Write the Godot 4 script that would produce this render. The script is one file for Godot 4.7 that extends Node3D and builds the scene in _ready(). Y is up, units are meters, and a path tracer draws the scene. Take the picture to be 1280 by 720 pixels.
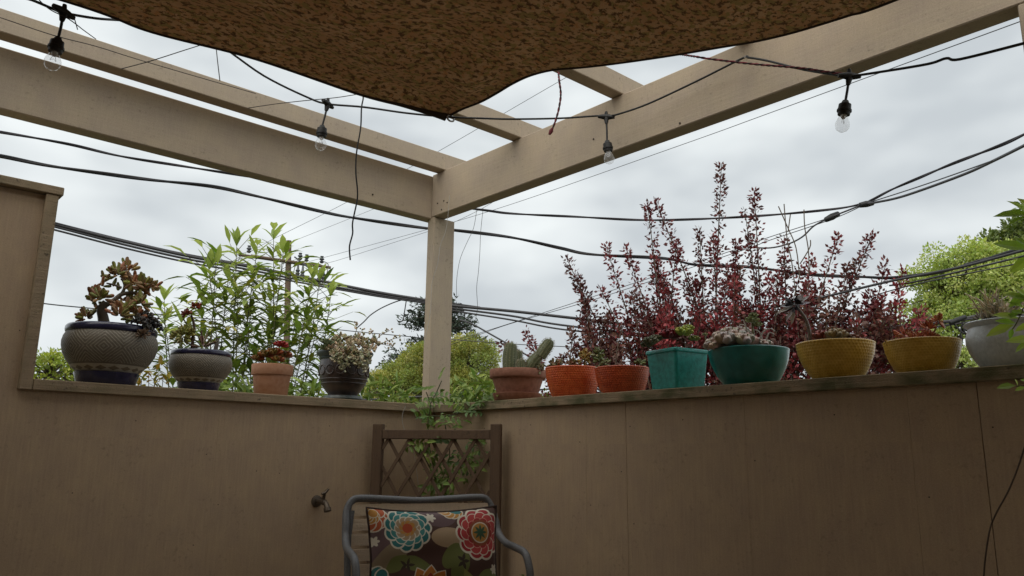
extends Node3D
# A patio corner under a camouflage tarp: parapet walls with potted succulents, a pergola, string lights and power lines against an overcast sky.

const CAP := 1.321            # top of the parapet cap
const GROUND := -2.6          # the patio is one storey above the street
var rng := RandomNumberGenerator.new()
var used := {}
var M := {}

# ---------------------------------------------------------------- mesh builder
class Shape:
	var v := PackedVector3Array()
	var n := PackedVector3Array()
	var c := PackedColorArray()
	var uv := PackedVector2Array()
	var ix := PackedInt32Array()
	var col := Color(1, 1, 1)
	var xf := Transform3D()

	func vert(p: Vector3, nn: Vector3, u := Vector2.ZERO) -> int:
		v.append(xf * p); n.append((xf.basis * nn).normalized()); c.append(col); uv.append(u)
		return v.size() - 1

	func tri(i: int, j: int, k: int):
		var g := (v[j] - v[i]).cross(v[k] - v[i])
		if g.dot(n[i] + n[j] + n[k]) > 0.0:
			ix.append(i); ix.append(k); ix.append(j)
		else:
			ix.append(i); ix.append(j); ix.append(k)

	func face(ps: Array, out: Vector3, us: Array = []):
		var g: Vector3 = (ps[1] - ps[0]).cross(ps[2] - ps[0])
		if g.dot(out) < 0: g = -g
		var b := v.size()
		for i in ps.size(): vert(ps[i], g, us[i] if us.size() > i else Vector2.ZERO)
		for i in range(1, ps.size() - 1): tri(b, b + i, b + i + 1)

	func box(ctr: Vector3, size: Vector3, bev := 0.004):
		var h := size / 2
		bev = min(bev, min(h.x, min(h.y, h.z)) * 0.6)
		for a in 3:
			var b := (a + 1) % 3
			var d := (a + 2) % 3
			for s in [-1.0, 1.0]:
				var ps := []
				for q in [[-1, -1], [1, -1], [1, 1], [-1, 1]]:
					var p := Vector3()
					p[a] = s * h[a]; p[b] = q[0] * (h[b] - bev); p[d] = q[1] * (h[d] - bev)
					ps.append(ctr + p)
				var o := Vector3(); o[a] = s
				face(ps, o)
				for s2 in [-1.0, 1.0]:                       # the bevel between faces a and b
					var e := []
					for q in [[0, -1], [0, 1], [1, 1], [1, -1]]:
						var p := Vector3()
						p[a] = s * (h[a] - (bev if q[0] else 0.0)); p[b] = s2 * (h[b] - (0.0 if q[0] else bev)); p[d] = q[1] * (h[d] - bev)
						e.append(ctr + p)
					var o2 := Vector3(); o2[a] = s; o2[b] = s2
					if bev > 0: face(e, o2)
		if bev > 0:
			for sx in [-1.0, 1.0]:
				for sy in [-1.0, 1.0]:
					for sz in [-1.0, 1.0]:
						var s := Vector3(sx, sy, sz)
						face([ctr + s * Vector3(h.x, h.y - bev, h.z - bev), ctr + s * Vector3(h.x - bev, h.y, h.z - bev), ctr + s * Vector3(h.x - bev, h.y - bev, h.z)], s)

	func extrude(poly: PackedVector2Array, z0: float, z1: float):
		var t := Geometry2D.triangulate_polygon(poly)
		for z in [z0, z1]:
			var o := Vector3(0, 0, 1 if z == max(z0, z1) else -1)
			for i in range(0, t.size(), 3):
				face([Vector3(poly[t[i]].x, poly[t[i]].y, z), Vector3(poly[t[i + 1]].x, poly[t[i + 1]].y, z), Vector3(poly[t[i + 2]].x, poly[t[i + 2]].y, z)], o)
		var sgn := -1.0 if Geometry2D.is_polygon_clockwise(poly) else 1.0
		for i in poly.size():
			var a := poly[i]
			var b := poly[(i + 1) % poly.size()]
			var o := Vector3(b.y - a.y, a.x - b.x, 0) * sgn
			face([Vector3(a.x, a.y, z0), Vector3(b.x, b.y, z0), Vector3(b.x, b.y, z1), Vector3(a.x, a.y, z1)], o)

	func tube(pts: Array, rad, sides := 6, caps := true):
		var up := Vector3(0.31, 0.8, 0.52).normalized()
		var prev := -1
		var last := pts.size() - 1
		for i in pts.size():
			var d: Vector3 = (pts[min(i + 1, last)] - pts[max(i - 1, 0)]).normalized()
			if i == 0 and abs(d.dot(up)) > 0.9: up = Vector3(1, 0.1, 0)
			up = (up - d * up.dot(d)).normalized()
			var w := d.cross(up)
			var r: float = rad[i] if rad is Array else rad
			var b := v.size()
			for k in sides + 1:
				var a := TAU * k / sides
				var o := up * cos(a) + w * sin(a)
				vert(pts[i] + o * r, o, Vector2(float(k) / sides, float(i) / last))
			if prev >= 0:
				for k in sides:
					tri(prev + k, prev + k + 1, b + k); tri(b + k, prev + k + 1, b + k + 1)
			if caps and (i == 0 or i == last) and r > 0.0003:
				var ctr := vert(pts[i], -d if i == 0 else d)
				var b2 := v.size()
				for k in sides + 1:
					var a := TAU * k / sides
					vert(pts[i] + (up * cos(a) + w * sin(a)) * r, -d if i == 0 else d)
				for k in sides: tri(ctr, b2 + k, b2 + k + 1)
			prev = b

	func lathe(prof: Array, segs := 40, ctr := Vector3.ZERO, bas := Basis()):
		var last := prof.size() - 1
		var sn := []
		for i in last:
			var e: Vector2 = prof[i + 1] - prof[i]
			sn.append(Vector2(e.y, -e.x).normalized())
		var total := 0.0
		for i in last: total += prof[i].distance_to(prof[i + 1])
		var run := 0.0
		for i in last:
			var n0: Vector2 = sn[i]
			var n1: Vector2 = sn[i]
			if i > 0 and sn[i].dot(sn[i - 1]) > 0.6: n0 = (sn[i] + sn[i - 1]).normalized()
			if i < last - 1 and sn[i].dot(sn[i + 1]) > 0.6: n1 = (sn[i] + sn[i + 1]).normalized()
			var b := v.size()
			var v0 := run / total
			run += prof[i].distance_to(prof[i + 1])
			var v1 := run / total
			for k in segs + 1:
				var a := TAU * k / segs
				var o := Vector3(cos(a), 0, -sin(a))
				vert(ctr + bas * (o * prof[i].x + Vector3(0, prof[i].y, 0)), bas * (o * n0.x + Vector3(0, n0.y, 0)), Vector2(float(k) / segs, v0))
				vert(ctr + bas * (o * prof[i + 1].x + Vector3(0, prof[i + 1].y, 0)), bas * (o * n1.x + Vector3(0, n1.y, 0)), Vector2(float(k) / segs, v1))
			for k in segs:
				tri(b + 2 * k, b + 2 * k + 1, b + 2 * k + 2); tri(b + 2 * k + 1, b + 2 * k + 3, b + 2 * k + 2)

	func ball(ctr: Vector3, r: Vector3, segs := 10, rings := 6):
		var prof := []
		for i in rings + 1:
			var a := -PI / 2 + PI * i / rings
			prof.append(Vector2(cos(a), sin(a)))
		var keep := xf
		xf = xf * Transform3D(Basis.from_scale(r), ctr)
		lathe(prof, segs)
		xf = keep

	func leaf(base: Vector3, dir: Vector3, up: Vector3, length: float, width: float, bend := 0.15, fold := 0.2):
		dir = dir.normalized()
		var side := dir.cross(up).normalized()
		if side.length() < 0.1: side = dir.cross(Vector3(1, 0.2, 0)).normalized()
		var nn := side.cross(dir).normalized()
		if nn.y < 0: nn = -nn
		var m1 := base + dir * length * 0.38
		var m2 := base + dir * length * 0.72 - nn * bend * length * 0.35
		var tip := base + dir * length * 0.98 - nn * bend * length
		var lift := nn * width * fold
		var l1 := m1 + side * width * 0.5 + lift
		var r1 := m1 - side * width * 0.5 + lift
		var l2 := m2 + side * width * 0.36 + lift * 0.7
		var r2 := m2 - side * width * 0.36 + lift * 0.7
		face([base, m1, l1], nn); face([base, m1, r1], nn)
		face([l1, m1, m2, l2], nn); face([r1, m1, m2, r2], nn)
		face([l2, m2, tip], nn); face([r2, m2, tip], nn)

	func chip(base: Vector3, dir: Vector3, side: Vector3, length: float, width: float):   # a small leaf of two triangles
		var nn := dir.cross(side)
		if nn.y < 0: nn = -nn
		var b := v.size()
		var m := base + dir * length * 0.45
		vert(base, nn); vert(m + side * width * 0.5, nn); vert(base + dir * length, nn); vert(m - side * width * 0.5, nn)
		tri(b, b + 1, b + 2); tri(b, b + 2, b + 3)

	func finger(base: Vector3, dir: Vector3, length: float, r: float, sides := 6):         # a fat succulent leaf
		var d := dir.normalized()
		tube([base, base + d * length * 0.3, base + d * length * 0.65, base + d * length * 0.9, base + d * length], [r * 0.45, r * 0.8, r, r * 0.75, r * 0.15], sides, false)

	func mesh() -> ArrayMesh:
		var a := []
		a.resize(Mesh.ARRAY_MAX)
		a[Mesh.ARRAY_VERTEX] = v; a[Mesh.ARRAY_NORMAL] = n; a[Mesh.ARRAY_COLOR] = c; a[Mesh.ARRAY_TEX_UV] = uv; a[Mesh.ARRAY_INDEX] = ix
		var m := ArrayMesh.new()
		m.add_surface_from_arrays(Mesh.PRIMITIVE_TRIANGLES, a)
		return m

# ---------------------------------------------------------------- scene helpers
func numbered(parent: Node, called: String) -> String:
	var key := str(parent.get_instance_id()) + called
	used[key] = used.get(key, -1) + 1
	return called if used[key] == 0 else "%s_%03d" % [called, used[key]]

func thing(called: String, label: String, category: String, at := Vector3.ZERO, turn := 0.0, group := "") -> Node3D:
	var o := Node3D.new()
	o.name = numbered(self, called)
	o.position = at
	o.rotation.y = turn
	add_child(o, true)
	return tag(o, label, category, group)

func tag(o, label: String, category: String, group := ""):
	o.set_meta("label", label)
	o.set_meta("category", category)
	if group: o.set_meta("group", group)
	return o

# one named mesh; "world" shapes are built in world axes and moved back under their thing
func part(parent: Node3D, called: String, s, mat: Material, world := false) -> MeshInstance3D:
	var o := MeshInstance3D.new()
	o.mesh = s.mesh() if s is Shape else s
	o.material_override = mat
	o.name = numbered(parent, called)
	parent.add_child(o, true)
	if world and parent != self:
		var p: Node3D = parent
		var t := Transform3D()
		while p != self:
			t = p.transform * t
			p = p.get_parent()
		o.transform = t.affine_inverse()
	return o

func single(called: String, s, mat: Material, label: String, category: String, group := "") -> MeshInstance3D:
	return tag(part(self, called, s, mat), label, category, group)

func curve(pts: Array, per := 6) -> Array:                     # Catmull-Rom through the points
	var out := []
	for i in pts.size() - 1:
		var a: Vector3 = pts[max(i - 1, 0)]
		var b: Vector3 = pts[i]
		var c: Vector3 = pts[i + 1]
		var d: Vector3 = pts[min(i + 2, pts.size() - 1)]
		for k in per:
			out.append(b.cubic_interpolate(c, a, d, float(k) / per))
	out.append(pts[-1])
	return out

func twist(s: Shape, pts: Array, r: float, pitch: float, colors: Array, off := 0.0):       # strands laid round one another
	var line := curve(pts, 40)
	for k in colors.size():
		s.col = colors[k]
		var strand := []
		var run := 0.0
		for i in line.size():
			if i > 0: run += line[i].distance_to(line[i - 1])
			var d: Vector3 = (line[min(i + 1, line.size() - 1)] - line[max(i - 1, 0)]).normalized()
			var u := d.cross(Vector3.UP).normalized()
			var w := u.cross(d)
			var a := TAU * (run / pitch + float(k) / colors.size()) + off
			strand.append(line[i] + (u * cos(a) + w * sin(a)) * r * 0.5)
		s.tube(strand, r, 5)

func rnd(a: float, b: float) -> float: return rng.randf_range(a, b)
func ball_dir() -> Vector3:
	var z := rnd(-1, 1)
	var a := rnd(0, TAU)
	return Vector3(sqrt(1 - z * z) * cos(a), z, sqrt(1 - z * z) * sin(a))
func vary(c: Color, amount := 0.25) -> Color:
	var k := rnd(1 - amount, 1 + amount)
	return Color(c.r * k * rnd(0.9, 1.1), c.g * k, c.b * k * rnd(0.85, 1.15))

# ---------------------------------------------------------------- materials
func fnoise(seed_: int, freq: float, octaves := 4, kind := FastNoiseLite.TYPE_SIMPLEX_SMOOTH) -> FastNoiseLite:
	var f := FastNoiseLite.new()
	f.seed = seed_; f.noise_type = kind; f.frequency = freq
	f.fractal_type = FastNoiseLite.FRACTAL_FBM; f.fractal_octaves = octaves
	return f

func tex(im: Image) -> ImageTexture:
	im.generate_mipmaps()
	return ImageTexture.create_from_image(im)

func lin(r: float, g: float, b: float) -> Color: return Color(r, g, b).linear_to_srgb()

func plain(color: Color, rough := 0.6, metal := 0.0, vertex := false) -> StandardMaterial3D:   # color is a linear base colour
	var m := StandardMaterial3D.new()
	m.albedo_color = color.linear_to_srgb()
	m.roughness = rough
	m.metallic = metal
	m.vertex_color_use_as_albedo = vertex
	return m

func leafy(rough := 0.5, thru := Color(0.15, 0.2, 0.04)) -> StandardMaterial3D:
	var m := plain(Color(1, 1, 1), rough, 0.0, true)
	m.backlight_enabled = true
	m.backlight = thru.linear_to_srgb()
	m.cull_mode = BaseMaterial3D.CULL_DISABLED
	return m

# painted plywood / timber: fine brushed grain along one texture axis, specks and stains; also its relief
func painted(base: Color, seed_: int, along_u: bool, grain: float, moss := 0.0, speck := 0.0) -> StandardMaterial3D:
	var n := 512
	var a := fnoise(seed_, 0.012, 4)
	var g := fnoise(seed_ + 1, 0.05, 3)
	var p := fnoise(seed_ + 2, 0.09, 2)
	var w := fnoise(seed_ + 3, 0.35, 2)
	var im := Image.create(n, n, false, Image.FORMAT_RGB8)
	var hm := Image.create(n, n, false, Image.FORMAT_RGB8)
	var mossy := Color(0.075, 0.085, 0.03)
	for y in n:
		for x in n:
			# blend to the wrapped copy so that the tile has no seam
			var gx := float(x) * (0.12 if along_u else 3.0)
			var gy := float(y) * (3.0 if along_u else 0.12)
			var streak := g.get_noise_2d(gx, gy)
			var fine := w.get_noise_2d(x, y) * 0.6 + g.get_noise_2d(gx * 2.0 + 900, gy * 2.0)
			var cloud := a.get_noise_2d(x, y)
			var k := 1.0 + 0.09 * cloud + grain * (0.12 * streak + 0.10 * fine) + 0.15 * w.get_noise_2d(x * 1.3 + 40, y * 1.3) + 0.05 * g.get_noise_2d(y * 0.3 + 400, x * 4.0)
			var c := Color(base.r * k, base.g * k * (1.0 + 0.02 * streak), base.b * k * (1 - 0.05 * cloud))
			if moss > 0.0:
				c = c.lerp(mossy, clamp(moss * (0.45 + a.get_noise_2d(x + 700, y * 1.5) * 1.6 + streak * 0.3), 0, 0.85))
			if speck > 0.0:
				var s := p.get_noise_2d(x, y) + 0.5 * a.get_noise_2d(x * 0.7 + 300, y * 0.7) + 0.25 * w.get_noise_2d(x, y + 77)
				if s > 0.52: c = c.lerp(Color(0.03, 0.026, 0.02), clamp((s - 0.52) * 5.0 * speck, 0, 0.8))
			im.set_pixel(x, y, c.linear_to_srgb())
			var h: float = clamp(0.5 + 0.3 * streak + 0.22 * w.get_noise_2d(x * 1.0, y * 1.0), 0.0, 1.0)
			hm.set_pixel(x, y, Color(h, h, h))
	var m := plain(Color(1, 1, 1), 0.85)
	m.albedo_texture = tex(im)
	hm.bump_map_to_normal_map(2.0 * grain)
	m.normal_enabled = true
	m.normal_texture = tex(hm)
	m.normal_scale = 0.7
	m.uv1_triplanar = true
	m.uv1_world_triplanar = true
	m.uv1_triplanar_sharpness = 8.0
	m.uv1_scale = Vector3.ONE * 0.9
	return m

# mottled clay or glaze
func clay(a: Color, b: Color, seed_: int, freq: float, rough: float, shine := 0.0, scale := 4.0) -> StandardMaterial3D:
	var n := 256
	var f := fnoise(seed_, freq, 4)
	var d := fnoise(seed_ + 5, 0.3, 2)
	var im := Image.create(n, n, false, Image.FORMAT_RGB8)
	var hm := Image.create(n, n, false, Image.FORMAT_RGB8)
	for y in n:
		for x in n:
			var t: float = clamp(0.5 + f.get_noise_2d(x, y) * 0.9 + d.get_noise_2d(x, y) * 0.25, 0, 1)
			im.set_pixel(x, y, a.lerp(b, t).linear_to_srgb())
			var h: float = clamp(0.5 + d.get_noise_2d(x, y) * 0.4 + f.get_noise_2d(x, y) * 0.2, 0, 1)
			hm.set_pixel(x, y, Color(h, h, h))
	var m := plain(Color(1, 1, 1), rough)
	m.albedo_texture = tex(im)
	hm.bump_map_to_normal_map(1.5)
	m.normal_enabled = true; m.normal_texture = tex(hm); m.normal_scale = 0.5
	m.uv1_triplanar = true
	m.uv1_scale = Vector3.ONE * scale
	if shine > 0:
		m.clearcoat_enabled = true; m.clearcoat = shine; m.clearcoat_roughness = 0.2
	return m

# stoneware scratched with nested diamonds, and a pale band of lozenges near the foot (u round the pot, v up)
func diamond_ware() -> StandardMaterial3D:
	var w := 1024
	var h := 512
	var f := fnoise(41, 0.03, 4)
	var im := Image.create(w, h, false, Image.FORMAT_RGB8)
	var hm := Image.create(w, h, false, Image.FORMAT_RGB8)
	for y in h:
		for x in w:
			var u := fposmod(x / float(w) * 8.0, 1.0) - 0.5
			var v := y / float(h)
			var nz := f.get_noise_2d(x, y)
			var c := Color(0.2, 0.175, 0.135)
			var e := 0.6
			if v > 0.26:
				var q := (v - 0.62) / 0.36
				var r := absf(u) * 2.0 + absf(q) * 1.0
				var stripe := 0.5 + 0.5 * sin(r * TAU * 4.6 + nz * 0.7)
				c = Color(0.155, 0.13, 0.095).lerp(Color(0.30, 0.27, 0.215), smoothstep(0.5, 0.85, stripe))
				e = 1.0 - smoothstep(0.5, 0.85, stripe) * 0.6
			elif v < 0.22:
				c = Color(0.44, 0.40, 0.32)
				var uu := fposmod(x / float(w) * 17.0, 1.0) - 0.5
				var rr := absf(uu) * 1.7 + absf(v - 0.11) / 0.085
				if rr < 0.8: c = Color(0.18, 0.145, 0.10)
				e = 0.8
			else:
				c = Color(0.15, 0.125, 0.095)
				e = 0.3
			c = c * (1.0 + 0.22 * nz)
			im.set_pixel(x, y, c.linear_to_srgb())
			hm.set_pixel(x, y, Color(e, e, e))
	var m := plain(Color(1, 1, 1), 0.5)
	m.albedo_texture = tex(im)
	hm.bump_map_to_normal_map(3.0)
	m.normal_enabled = true; m.normal_texture = tex(hm); m.normal_scale = 0.8
	return m

# bowl pressed with small dimples in rows
func dimpled(a: Color, b: Color, seed_: int, rows: int, cols: int, rough := 0.4) -> StandardMaterial3D:
	var w := 1024
	var h := 256
	var f := fnoise(seed_, 0.015, 4)
	var im := Image.create(w, h, false, Image.FORMAT_RGB8)
	var hm := Image.create(w, h, false, Image.FORMAT_RGB8)
	for y in h:
		for x in w:
			var v := y / float(h) * rows
			var row := floori(v)
			var u := fposmod(x / float(w) * cols + 0.5 * (row % 2), 1.0) - 0.5
			var q := fposmod(v, 1.0) - 0.5
			var e: float = clamp(1.0 - (u * u + q * q) * 4.0, 0, 1)
			var t: float = clamp(0.5 + 0.9 * f.get_noise_2d(x, y) - 0.35 * e, 0, 1)
			im.set_pixel(x, y, a.lerp(b, t).linear_to_srgb())
			hm.set_pixel(x, y, Color(1 - e, 1 - e, 1 - e))
	var m := plain(Color(1, 1, 1), rough)
	m.albedo_texture = tex(im)
	hm.bump_map_to_normal_map(2.5)
	m.normal_enabled = true; m.normal_texture = tex(hm); m.normal_scale = 0.7
	m.clearcoat_enabled = true; m.clearcoat = 0.25; m.clearcoat_roughness = 0.25
	return m

func camouflage() -> StandardMaterial3D:
	var n := 1024
	var a := fnoise(71, 0.042, 5)
	var b := fnoise(72, 0.022, 5)
	var d := fnoise(73, 0.05, 4)
	var e := fnoise(74, 0.4, 2)
	var big := fnoise(75, 0.006, 3)
	a.domain_warp_enabled = true; a.domain_warp_amplitude = 18.0; a.domain_warp_frequency = 0.05
	d.domain_warp_enabled = true; d.domain_warp_amplitude = 14.0; d.domain_warp_frequency = 0.08
	var im := Image.create(n, n, false, Image.FORMAT_RGB8)
	for y in n:
		for x in n:
			var yy := y * 1.5
			var c := Color(0.40, 0.27, 0.165)
			c = c.lerp(Color(0.46, 0.34, 0.225), clamp(0.5 + big.get_noise_2d(x, y) * 2.0, 0, 1))
			if b.get_noise_2d(x + 50, yy) > 0.1: c = Color(0.28, 0.235, 0.11)
			if a.get_noise_2d(x, yy) + 0.4 * e.get_noise_2d(x, y) * 0.5 > 0.17: c = Color(0.11, 0.07, 0.042)
			if d.get_noise_2d(x + 400, yy) > 0.30: c = Color(0.42, 0.25, 0.13)
			var weave := 1.0 + 0.18 * e.get_noise_2d(x * 2.0, y * 2.0)
			im.set_pixel(x, y, (c * weave).linear_to_srgb())
	var m := plain(Color(1, 1, 1), 0.95)
	m.albedo_texture = tex(im)
	m.backlight_enabled = true
	m.backlight = lin(0.14, 0.085, 0.045)
	m.cull_mode = BaseMaterial3D.CULL_DISABLED
	return m

# the cushion's printed flowers
func disc(im: Image, cx: float, cy: float, rx: float, ry: float, turn: float, color: Color, pointed := 0.0):
	var n := im.get_width()
	var r: float = max(rx, ry)
	for y in range(max(0, int((cy - r) * n)), min(n, int((cy + r) * n) + 1)):
		for x in range(max(0, int((cx - r) * n)), min(n, int((cx + r) * n) + 1)):
			var p := (Vector2((x + 0.5) / n - cx, (y + 0.5) / n - cy)).rotated(-turn)
			var q := absf(p.y) / ry
			var along := absf(p.x) / rx
			var inside := along * along + q * q < 1.0
			if pointed > 0.0: inside = along < 1.0 and q < 1.0 - pow(along, 1.6)
			if inside: im.set_pixel(x, y, color)

func petals(im: Image, c: Vector2, r: float, size: float, count: int, color: Color, edge: Color, line := 0.012, phase := 0.0, stretch := 1.0, pointed := 0.0):
	for k in count:
		var a := TAU * k / count + phase
		var p := c + Vector2(cos(a), sin(a)) * r
		disc(im, p.x, p.y, size * stretch + line, size + line, a, edge, pointed)
		disc(im, p.x, p.y, size * stretch, size, a, color, pointed)

func pillow_print() -> ImageTexture:
	var n := 512
	var im := Image.create(n, n, false, Image.FORMAT_RGB8)
	var S := func(r, g, b): return Color(r / 255.0, g / 255.0, b / 255.0)
	var brown: Color = S.call(82, 54, 45)
	var white: Color = S.call(222, 214, 196)
	var beige: Color = S.call(176, 150, 118)
	var teal: Color = S.call(44, 116, 116)
	var red: Color = S.call(168, 42, 48)
	var gold: Color = S.call(196, 140, 66)
	var green: Color = S.call(110, 116, 60)
	im.fill(brown)
	disc(im, 0.12, 0.2, 0.3, 0.16, -0.4, S.call(104, 80, 82)); disc(im, 0.5, 0.06, 0.14, 0.09, 0.1, S.call(104, 80, 82))
	disc(im, 0.14, 0.34, 0.17, 0.07, -0.6, S.call(140, 122, 96))
	disc(im, 0.56, 0.23, 0.13, 0.075, 0.05, beige)
	disc(im, 0.30, 0.40, 0.14, 0.05, 0.25, green, 1.0); disc(im, 0.17, 0.40, 0.10, 0.05, -0.6, green, 1.0)
	disc(im, 0.64, 0.42, 0.17, 0.07, -1.2, green, 1.0); disc(im, 0.58, 0.36, 0.1, 0.06, -0.9, green)
	disc(im, 0.86, 0.52, 0.14, 0.06, -0.4, green, 1.0); disc(im, 0.72, 0.56, 0.12, 0.05, 1.1, S.call(142, 142, 76), 1.0)
	for k in 5: disc(im, 0.66 + 0.022 * cos(k * 1.256), 0.40 + 0.03 * sin(k * 1.256), 0.03, 0.012, k * 1.256, S.call(62, 48, 36), 1.0)
	for k in 5: disc(im, 0.25 + 0.03 * cos(k * 1.256), 0.41 + 0.02 * sin(k * 1.256), 0.03, 0.01, k * 1.256, S.call(62, 48, 36), 1.0)
	petals(im, Vector2(0.02, 0.06), 0.06, 0.05, 9, S.call(190, 92, 52), white, 0.009)
	petals(im, Vector2(0.02, 0.06), 0.025, 0.03, 7, gold, white, 0.006)
	petals(im, Vector2(0.62, -0.01), 0.05, 0.04, 9, gold, white, 0.008); disc(im, 0.66, 0.01, 0.04, 0.03, 0, teal)
	petals(im, Vector2(0.265, 0.155), 0.118, 0.045, 11, teal, white, 0.013)
	petals(im, Vector2(0.265, 0.155), 0.085, 0.040, 10, S.call(70, 140, 138), white, 0.007, 0.3)
	petals(im, Vector2(0.265, 0.155), 0.060, 0.030, 10, beige, white, 0.008)
	petals(im, Vector2(0.265, 0.155), 0.038, 0.022, 8, gold, beige, 0.006, 0.2)
	disc(im, 0.265, 0.155, 0.036, 0.036, 0, S.call(190, 84, 48))
	petals(im, Vector2(0.82, 0.2), 0.135, 0.055, 10, red, white, 0.015)
	petals(im, Vector2(0.82, 0.2), 0.115, 0.045, 11, S.call(190, 66, 66), white, 0.007, 0.25)
	petals(im, Vector2(0.82, 0.2), 0.078, 0.036, 10, red, S.call(216, 150, 130), 0.005, 0.1)
	disc(im, 0.82, 0.2, 0.098, 0.098, 0, S.call(150, 74, 44)); disc(im, 0.82, 0.2, 0.078, 0.078, 0, white); disc(im, 0.82, 0.2, 0.069, 0.069, 0, gold)
	for k in 8: disc(im, 0.82 + 0.03 * cos(k * PI / 4), 0.2 + 0.03 * sin(k * PI / 4), 0.03, 0.010, k * PI / 4, S.call(66, 98, 70), 1.0)
	petals(im, Vector2(0.44, 0.02 + 0.05), 0.022, 0.010, 6, white, white, 0.002, 0.2, 2.0)
	petals(im, Vector2(0.94, 0.46), 0.018, 0.009, 6, white, white, 0.002, 0.0, 2.0)
	petals(im, Vector2(0.02, 0.24), 0.018, 0.009, 6, white, white, 0.002, 0.0, 2.0)
	petals(im, Vector2(0.40, 0.62), 0.125, 0.05, 12, S.call(196, 120, 44), white, 0.009, 0.13, 1.5, 1.0)
	petals(im, Vector2(0.40, 0.62), 0.105, 0.03, 12, S.call(160, 56, 34), gold, 0.008, 0.13, 1.7, 1.0)
	disc(im, 0.40, 0.62, 0.075, 0.075, 0, gold); petals(im, Vector2(0.40, 0.62), 0.04, 0.02, 9, S.call(170, 130, 50), white, 0.004)
	petals(im, Vector2(0.03, 0.50), 0.05, 0.04, 9, teal, white, 0.009); petals(im, Vector2(0.05, 0.62), 0.05, 0.04, 9, S.call(50, 110, 90), white, 0.008)
	disc(im, 0.80, 0.66, 0.14, 0.06, -0.2, S.call(168, 170, 50)); disc(im, 0.8, 0.84, 0.16, 0.1, 0.4, beige); disc(im, 0.3, 0.88, 0.18, 0.08, 0.3, green, 1.0)
	petals(im, Vector2(0.62, 0.86), 0.08, 0.05, 10, red, white, 0.01); disc(im, 0.62, 0.86, 0.05, 0.05, 0, gold)
	var wv := fnoise(97, 0.4, 2)                             # the weave of the cloth
	for y in n:
		for x in n:
			var k := 0.93 + 0.07 * wv.get_noise_2d(x, y) + (0.035 if (x + y) % 2 else -0.035)
			im.set_pixel(x, y, im.get_pixel(x, y) * k)
	return tex(im)

# ---------------------------------------------------------------- the scene
func _ready():
	rng.seed = 20240517
	set_view()
	make_materials()
	build_ground()
	build_walls()
	build_pergola()
	build_tarp()
	build_trees()
	build_pole_and_cables()
	build_pots()
	build_corner()
	build_string_lights()
	build_cords()
	build_right_vine()

func set_view():
	var cam := Camera3D.new()
	cam.name = "camera"
	cam.transform = Transform3D(Basis(Vector3(0.74238, -0.15021, -0.65292).normalized(), Vector3(0.01116, 0.97718, -0.21212).normalized(), Vector3(0.66988, 0.15019, 0.72712).normalized()).orthonormalized(), Vector3(-2.523, 1.05, 3.42))
	cam.transform.basis = Basis(Vector3(0.74238, 0.01116, 0.66988), Vector3(-0.15021, 0.97718, 0.15019), Vector3(-0.65292, -0.21212, 0.72712)).orthonormalized()
	cam.fov = 40.417
	cam.near = 0.05
	cam.far = 2000.0
	cam.current = true
	add_child(cam)
	var env := Environment.new()
	env.background_mode = Environment.BG_SKY
	var sky := Sky.new()
	var pan := PanoramaSkyMaterial.new()
	pan.panorama = overcast()
	sky.sky_material = pan
	env.sky = sky
	env.tonemap_mode = Environment.TONE_MAPPER_LINEAR
	env.tonemap_exposure = 1.27
	env.sdfgi_enabled = true; env.ssao_enabled = true; env.ssil_enabled = true
	var we := WorldEnvironment.new()
	we.name = "world_environment"
	we.environment = env
	add_child(we)
	var sun := DirectionalLight3D.new()
	sun.name = "sun"
	sun.light_energy = 0.5
	sun.light_color = Color(1.0, 0.97, 0.92)
	sun.light_angular_distance = 80.0
	sun.shadow_enabled = true
	sun.rotation_degrees = Vector3(-54, -66, 0)
	add_child(sun)

func overcast() -> ImageTexture:
	var w := 1024
	var h := 512
	var f := fnoise(5, 1.0, 5)
	var g := fnoise(9, 1.0, 4)
	f.frequency = 3.4; g.frequency = 1.1
	var im := Image.create(w, h, false, Image.FORMAT_RGBF)
	for y in h:
		var el := PI / 2 - PI * (y + 0.5) / h
		for x in w:
			var az := TAU * (x + 0.5) / w
			var d := Vector3(cos(el) * cos(az), sin(el) * 2.2, cos(el) * sin(az))
			var t := 0.5 + 0.8 * g.get_noise_3dv(d) + 1.0 * f.get_noise_3dv(d * Vector3(1, 1.3, 1))
			t = clamp(t, 0.0, 1.0)
			var c := Color(0.46, 0.498, 0.525).lerp(Color(0.71, 0.748, 0.755), t)
			im.set_pixel(x, y, c)
	return ImageTexture.create_from_image(im)

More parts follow.
